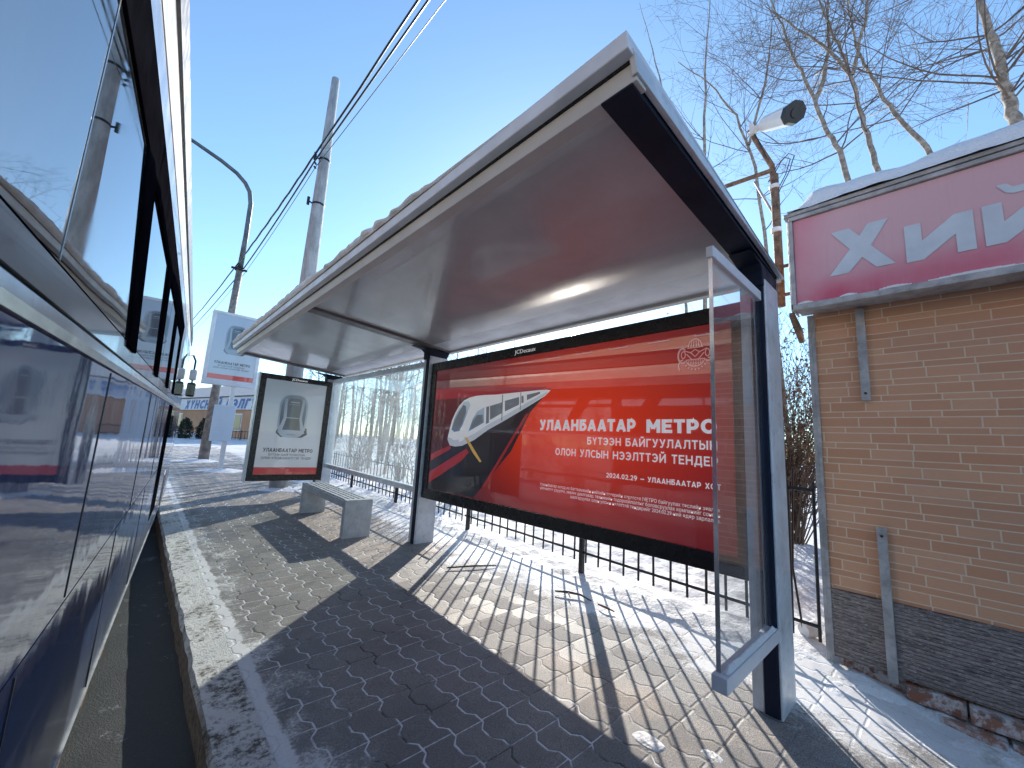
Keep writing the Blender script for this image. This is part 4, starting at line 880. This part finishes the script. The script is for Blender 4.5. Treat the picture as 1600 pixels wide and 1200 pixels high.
tree('bare_tree', 'thickest pale trunk near the right edge of the picture', G3(10, -1.5), [([(10, -1.5, -.1), (10, -1.35, 4), (10, -1.24, 7.19), (10, -1.21, 7.64), (10, -1.19, 8.16), (10, -1.16, 8.64), (10, -1.1, 9.28), (10, -1.0, 10.5), (10, -.9, 12.5)], .10, .04)], nl=40, depth=3, den=.85, limb_len=(1.8, 3.6))
tree('bare_tree', 'slender straight sapling right of the shelter roof', G3(8, 3.0), [([(8, 3.1, -.1), (8, 3.05, 5), (8.0, 3.0, 8), (8.05, 2.95, 10.2), (8.1, 2.85, 11.6)], .05, .008)], nl=14, depth=1, den=1., limb_len=(.8, 1.7))
tree('bare_tree', 'crooked tree whose fork shows beside the security camera', G3(10.5, 2.2), [([(10.5, 2.2, -.1), (10.3, 2.4, 5), (10, 2.59, 8.28), (10, 2.97, 9.92), (10, 3.57, 11.27), (10, 4.44, 12.6)], .05, .01), ([(10, 2.7, 8.9), (10, 2.3, 10.4), (10, 2.1, 11.9)], .035, .01)], nl=15, depth=2, den=.8)
tree('bare_tree', 'lone thin shoot sticking up behind the shelter roof', G3(10, 4.0), [([(10, 4.0, -.1), (10, 4.4, 7), (10, 4.83, 11.52), (10, 5.23, 13.59), (10, 5.7, 15.8)], .045, .006)], nl=7, depth=1, den=.6, limb_len=(.6, 1.4))
# park trees seen through the far bay and under the roof
specs = [(5.4, 11.0, 6.5, .05), (5.6, 12.6, 7, .06), (6.6, 14.0, 7.5, .06), (7.4, 15.4, 8, .07), (7.0, 17.6, 8, .06), (8.6, 18.2, 8, .07), (6.2, 19.5, 9, .12), (9.6, 20.2, 7, .08), (8.0, 22.5, 9, .12), (11.2, 21.5, 9, .12), (10.2, 25.5, 9, .12), (12.5, 24, 7, .09), (14.5, 27, 10, .14), (5.0, 15.5, 6, .07), (16.5, 17.5, 8, .1), (18, 24, 10, .14), (9.2, 29, 9, .12)]
words = ['leaning thin', 'twiggy', 'broad', 'pale slim', 'bushy', 'upright', 'tall', 'low']
protos = []
for i, (x, y, h, r) in enumerate(specs):
    lab = 'bare leafless park tree beyond the iron fence, one of many in the snow'
    if i < 6:
        lx, ly = random.uniform(-.8, .8), random.uniform(-.8, .8)
        st = [([(x, y, gz(y)-.1), (x+lx*.3, y+ly*.3, gz(y)+h*.35), (x+lx*.6, y+ly*.6, gz(y)+h*.65), (x+lx, y+ly, gz(y)+h)], r, .012)]
        if i % 2: st.append(([(x, y, gz(y)-.1), (x-lx*.4+.3, y-ly*.4, gz(y)+h*.4), (x-lx+.4, y-ly, gz(y)+h*.8)], r*.8, .012))
        protos.append(tree('park_tree', lab, G3(x, y), st, nl=20, depth=2, den=.85, limb_len=(1.2, 2.8)))
    else:
        src = protos[i % 6]; c = src.copy(); COL.objects.link(c); c.location = G3(x, y); c.rotation_euler = (0, 0, random.uniform(0, 6.28)); s_ = h/specs[i % 6][2]; c.scale = (s_, s_, s_)
        for ch in src.children:
            k = ch.copy(); COL.objects.link(k); k.parent = c
# far tree line as one mass
tl = MB()
for i in range(150):
    x = random.uniform(14, 60); y = random.uniform(22, 66)
    if x < y*.28: continue
    h = random.uniform(5, 9); tl.tube([(x, y, gz(y)), (x+random.uniform(-.3, .3), y, gz(y)+h)], [.1, .02], 4, False)
    for k in range(26):
        zz = random.uniform(.25, .98)*h; a_ = random.uniform(0, 6.28); l_ = random.uniform(.8, 2.2)*(1.1-zz/h*.6); q_ = Vector((x, y, gz(y)+zz)); e_ = q_+Vector((math.cos(a_)*l_, math.sin(a_)*l_, l_*.7))
        tl.tube([q_, e_], [.025, .006], 3, False)
        for j in range(3):
            m_ = q_.lerp(e_, random.uniform(.3, 1)); tl.tube([m_, m_+rv3()*.7+Vector((0, 0, .3))], [.012, .004], 3, False)
tag(tl.build('distant_trees', m_twig), 'far grey mass of bare trees across the snowy park', 'trees', kind='stuff')
# dry shrubs: behind the fence by the kiosk and along it
def shrub(name, label, x, y, h, w, n, leaves, mat_t=None, mat_l=None):
    t_ = thing(name, label, 'shrub', 'dry shrubs beyond the iron fence', loc=G3(x, y)); b = MB(); lf = MB()
    for i in range(n):
        a_ = random.uniform(0, 6.28); d = Vector((math.cos(a_)*w, math.sin(a_)*w, h)).normalized(); L = h*random.uniform(.6, 1.1)
        branch(b, Vector((random.uniform(-.12, .12), random.uniform(-.12, .12), 0)), d+rv3()*.25, L, .013, 1, .3, .14, 1.6)
    b.build('stems', m_twig, t_)
    if leaves:
        vs = b.v
        for i in range(leaves):
            p = Vector(random.choice(vs)); 
            if p.z < h*.25: continue
            u = rv3()*random.uniform(.015, .045); v = rv3()*random.uniform(.01, .03); lf.poly([p, p+u, p+u*.8+v, p+v])
        lf.build('leaves', m_leaf, t_)
    return t_
shrub('dry_shrub', 'tall dense brown shrub in the gap between shelter and kiosk', 7.2, 1.60, 2.9, .40, 64, 13000)
shrub('dry_shrub', 'lower tangled shrub just left of the gap beside the kiosk', 6.9, 2.5, 2.2, .5, 18, 1800)
for x, y, h in ((4.6, 6.4, 1.5), (4.8, 8.0, 1.8), (5.2, 9.6, 2.0), (4.7, 11.5, 1.8), (5.6, 13.0, 2.0), (4.9, 14.6, 1.8)):
    shrub('dry_shrub', 'bare twiggy shrub in the snow beyond the iron fence', x, y, h, .5, 14, 60)

# ------------------------------------------------------------------ shop down the street
d_ = Vector((2.2, -9, 0)).normalized(); nrm_ = Vector((-d_.y, d_.x, 0)); nrm_ = -nrm_ if nrm_.x > 0 else nrm_
shop = thing('shop_building', 'low orange shop with a blue lettered sign band and snowy roof', 'shop', loc=(3.5, 40, gz(40)))
sm_ = Matrix((d_, -nrm_, Vector((0, 0, 1)))).transposed().to_4x4(); sm_.translation = (3.5, 40, 0)    # x along the front, y into the building
def shb(mb, name, mat, par=None):
    for i, v in enumerate(mb.v): mb.v[i] = tuple(sm_ @ Vector(v))
    o = mb.build(name, mat)
    if par: return subof(o, par)
    return subof2(o, shop)
q = MB(); q.box(-12, 11.7, 0, 3, .1, 3.6); shb(q, 'wall', m_shopw)
q = MB(); q.box(-12.2, 11.9, -.35, 3.2, 3.62, 4.35); shb(q, 'roof', m_shoproof)
q = MB(); q.box(-12, 11.7, -.12, -.005, 2.67, 3.56); ss = shb(q, 'sign_band', m_bluesign)
q = MB(); text_mb(q, 'ХҮНСНИЙ ДЭЛГҮҮР', (-2.4, -.14, 2.74), (1, 0, 0), (0, 0, 1), .68, .24, (0, -1, 0), width=13.6, slant=.25, gap=.2); shb(q, 'sign_lettering', m_bluelet, ss)
for x in (2.0, 6.5, -4):
    q = MB(); q.box(x, x+1.1, -.05, -.005, 1.2, 2.4); w_ = shb(q, 'window', m_white)
    q = MB(); q.box(x+.08, x+1.02, -.07, -.052, 1.28, 2.32); shb(q, 'pane', m_wdark, w_)
def evergreen(x, y, h, w, label):
    t_ = thing('evergreen_bush', label, 'bush', 'dark bushes by the far shop', loc=G3(x, y)); b = MB(); q = MB(); q.tube([(0, 0, -.1), (0, 0, h*.8)], [.05, .02], 6); q.build('stem', m_bark, t_)
    for i in range(900):
        z = random.uniform(.08, 1)*h; rr = w*math.sin(math.pi*min(1, (z/h)*.86+.14))**.6*random.uniform(.5, 1.05); a_ = random.uniform(0, 6.28); p = Vector((rr*math.cos(a_), rr*math.sin(a_), z)); u = rv3()*.10; v = rv3()*.06
        b.poly([p, p+u, p+u+v, p+v])
    b.build('foliage', m_ever, t_)
evergreen(2.95, 29.2, 1.25, .33, 'dark round bush in front of the shop beside the street lamp'); evergreen(2.1, 29.0, 1.2, .35, 'dark bush in front of the shop close to the bus front')

# ------------------------------------------------------------------ apartment block over the road (what the poster glass and soffit mirror)
ap = thing('apartment_block', 'orange brick apartment block across the road with pale window bands', 'apartment block', loc=(-26, 8, 0))
def apb(mb, name, mat, par=None):
    o = mb.build(name, mat); return subof(o, par) if par else subof2(o, ap)
q = MB(); q.box(-38, -26, -34, 46, -.3, 14.4); apb(q, 'wall', m_bld)
q = MB(); q.box(-38.2, -25.7, -34.2, 46.2, 14.42, 14.9); apb(q, 'roof', m_shoproof)
for fl_ in range(4):
    q = MB(); q.box(-25.99, -25.85, -33.5, 45.5, 3.5+fl_*3.1, 3.75+fl_*3.1); apb(q, 'floor_band', m_cream)
k = 0
wa = MB(); pa = MB()
for fl_ in range(4):
    for i in range(20):
        y = -32+i*3.9; z = 1.3+fl_*3.1
        wa.box(-26, -25.93, y, y+1.9, z, z+1.7); pa.box(-25.93, -25.91, y+.12, y+.9, z+.12, z+1.58); pa.box(-25.93, -25.91, y+1.0, y+1.78, z+.12, z+1.58)
w_ = apb(wa, 'windows', m_white); apb(pa, 'panes', m_wdark, w_); w_['kind'] = 'stuff'

# ------------------------------------------------------------------ bits lying about
q = MB(); q.tube([(2.45, 3.44, gz(3.4)+.02), (2.7, 3.33, gz(3.3)+.028), (2.93, 3.24, gz(3.2)+.02)], [.007, .009, .006], 7); tag(q.build('fallen_stick', m_twig), 'straight brown stick lying on the paving under the poster', 'stick')
q = MB(); q.tube([(2.90, 2.42, gz(2.4)+.03), (2.97, 2.33, gz(2.3)+.035), (3.03, 2.24, gz(2.2)+.03), (3.02, 2.12, gz(2.1)+.02)], [.008, .012, .010, .006], 6); q.tube([(2.97, 2.33, gz(2.3)+.035), (2.90, 2.25, gz(2.3)+.03)], [.008, .005], 6); tag(q.build('broken_branch', m_twig), 'crooked broken branch on the snowy paving below the poster', 'branch')
q = MB(); q.tube([(2.99, 2.03, gz(2)+.03), (2.98, 1.95, gz(2)+.033), (3.0, 1.88, gz(1.9)+.02)], [.006, .010, .005], 6); tag(q.build('bark_strip', m_rust), 'short dark strip of bark near the crooked branch', 'bark')
def chunk(name, label, x, y, rx, ry, h, mat, cat):
    mb = MB(); vs = []; n = 12
    for j in range(4):
        for k_ in range(n):
            t_ = 2*math.pi*k_/n; rr = (1-.28*(j/3)**2) if j < 3 else .45; nz = 1+.22*mnoise.noise(Vector((math.cos(t_)*1.3+x*9, math.sin(t_)*1.3+y*9, j*.3)))
            vs.append((x+rx*rr*nz*math.cos(t_), y+ry*rr*nz*math.sin(t_), gz(y)-.01+h*(j/3)**.7*(1+.2*N2(k_, j, 1))))
    fs = [(j*n+k_, j*n+(k_+1) % n, (j+1)*n+(k_+1) % n, (j+1)*n+k_) for j in range(3) for k_ in range(n)]+[tuple(3*n+k_ for k_ in range(n))]
    mb.add(vs, fs); return tag(mb.build(name, mat, bevel=.01), label, cat)
chunk('ice_lump', 'larger pale ice lump on the paving at the edge of the poster shadow', 1.92, 1.02, .055, .085, .018, m_snow, 'ice lump')
chunk('ice_lump', 'smaller pale ice lump at the bottom edge of the picture', 2.07, .80, .04, .06, .014, m_snow, 'ice lump')
q = MB(); q.tube([(3.84, .80, .06), (3.93, .74, .07)], [.05, .055], 14); q.tube([(3.93, .74, .07), (3.95, .725, .072)], [.055, .02], 14); tag(q.build('litter_cup', m_white), 'white discarded cup lying in the snow by the kiosk corner', 'cup')
q = MB(); q.tube([(3.86, .80, .0), (3.80, .84, .5), (3.76, .80, 1.25)], .008, 6); tag(q.build('thin_rod', m_iron), 'thin dark rod leaning beside the kiosk corner', 'rod')
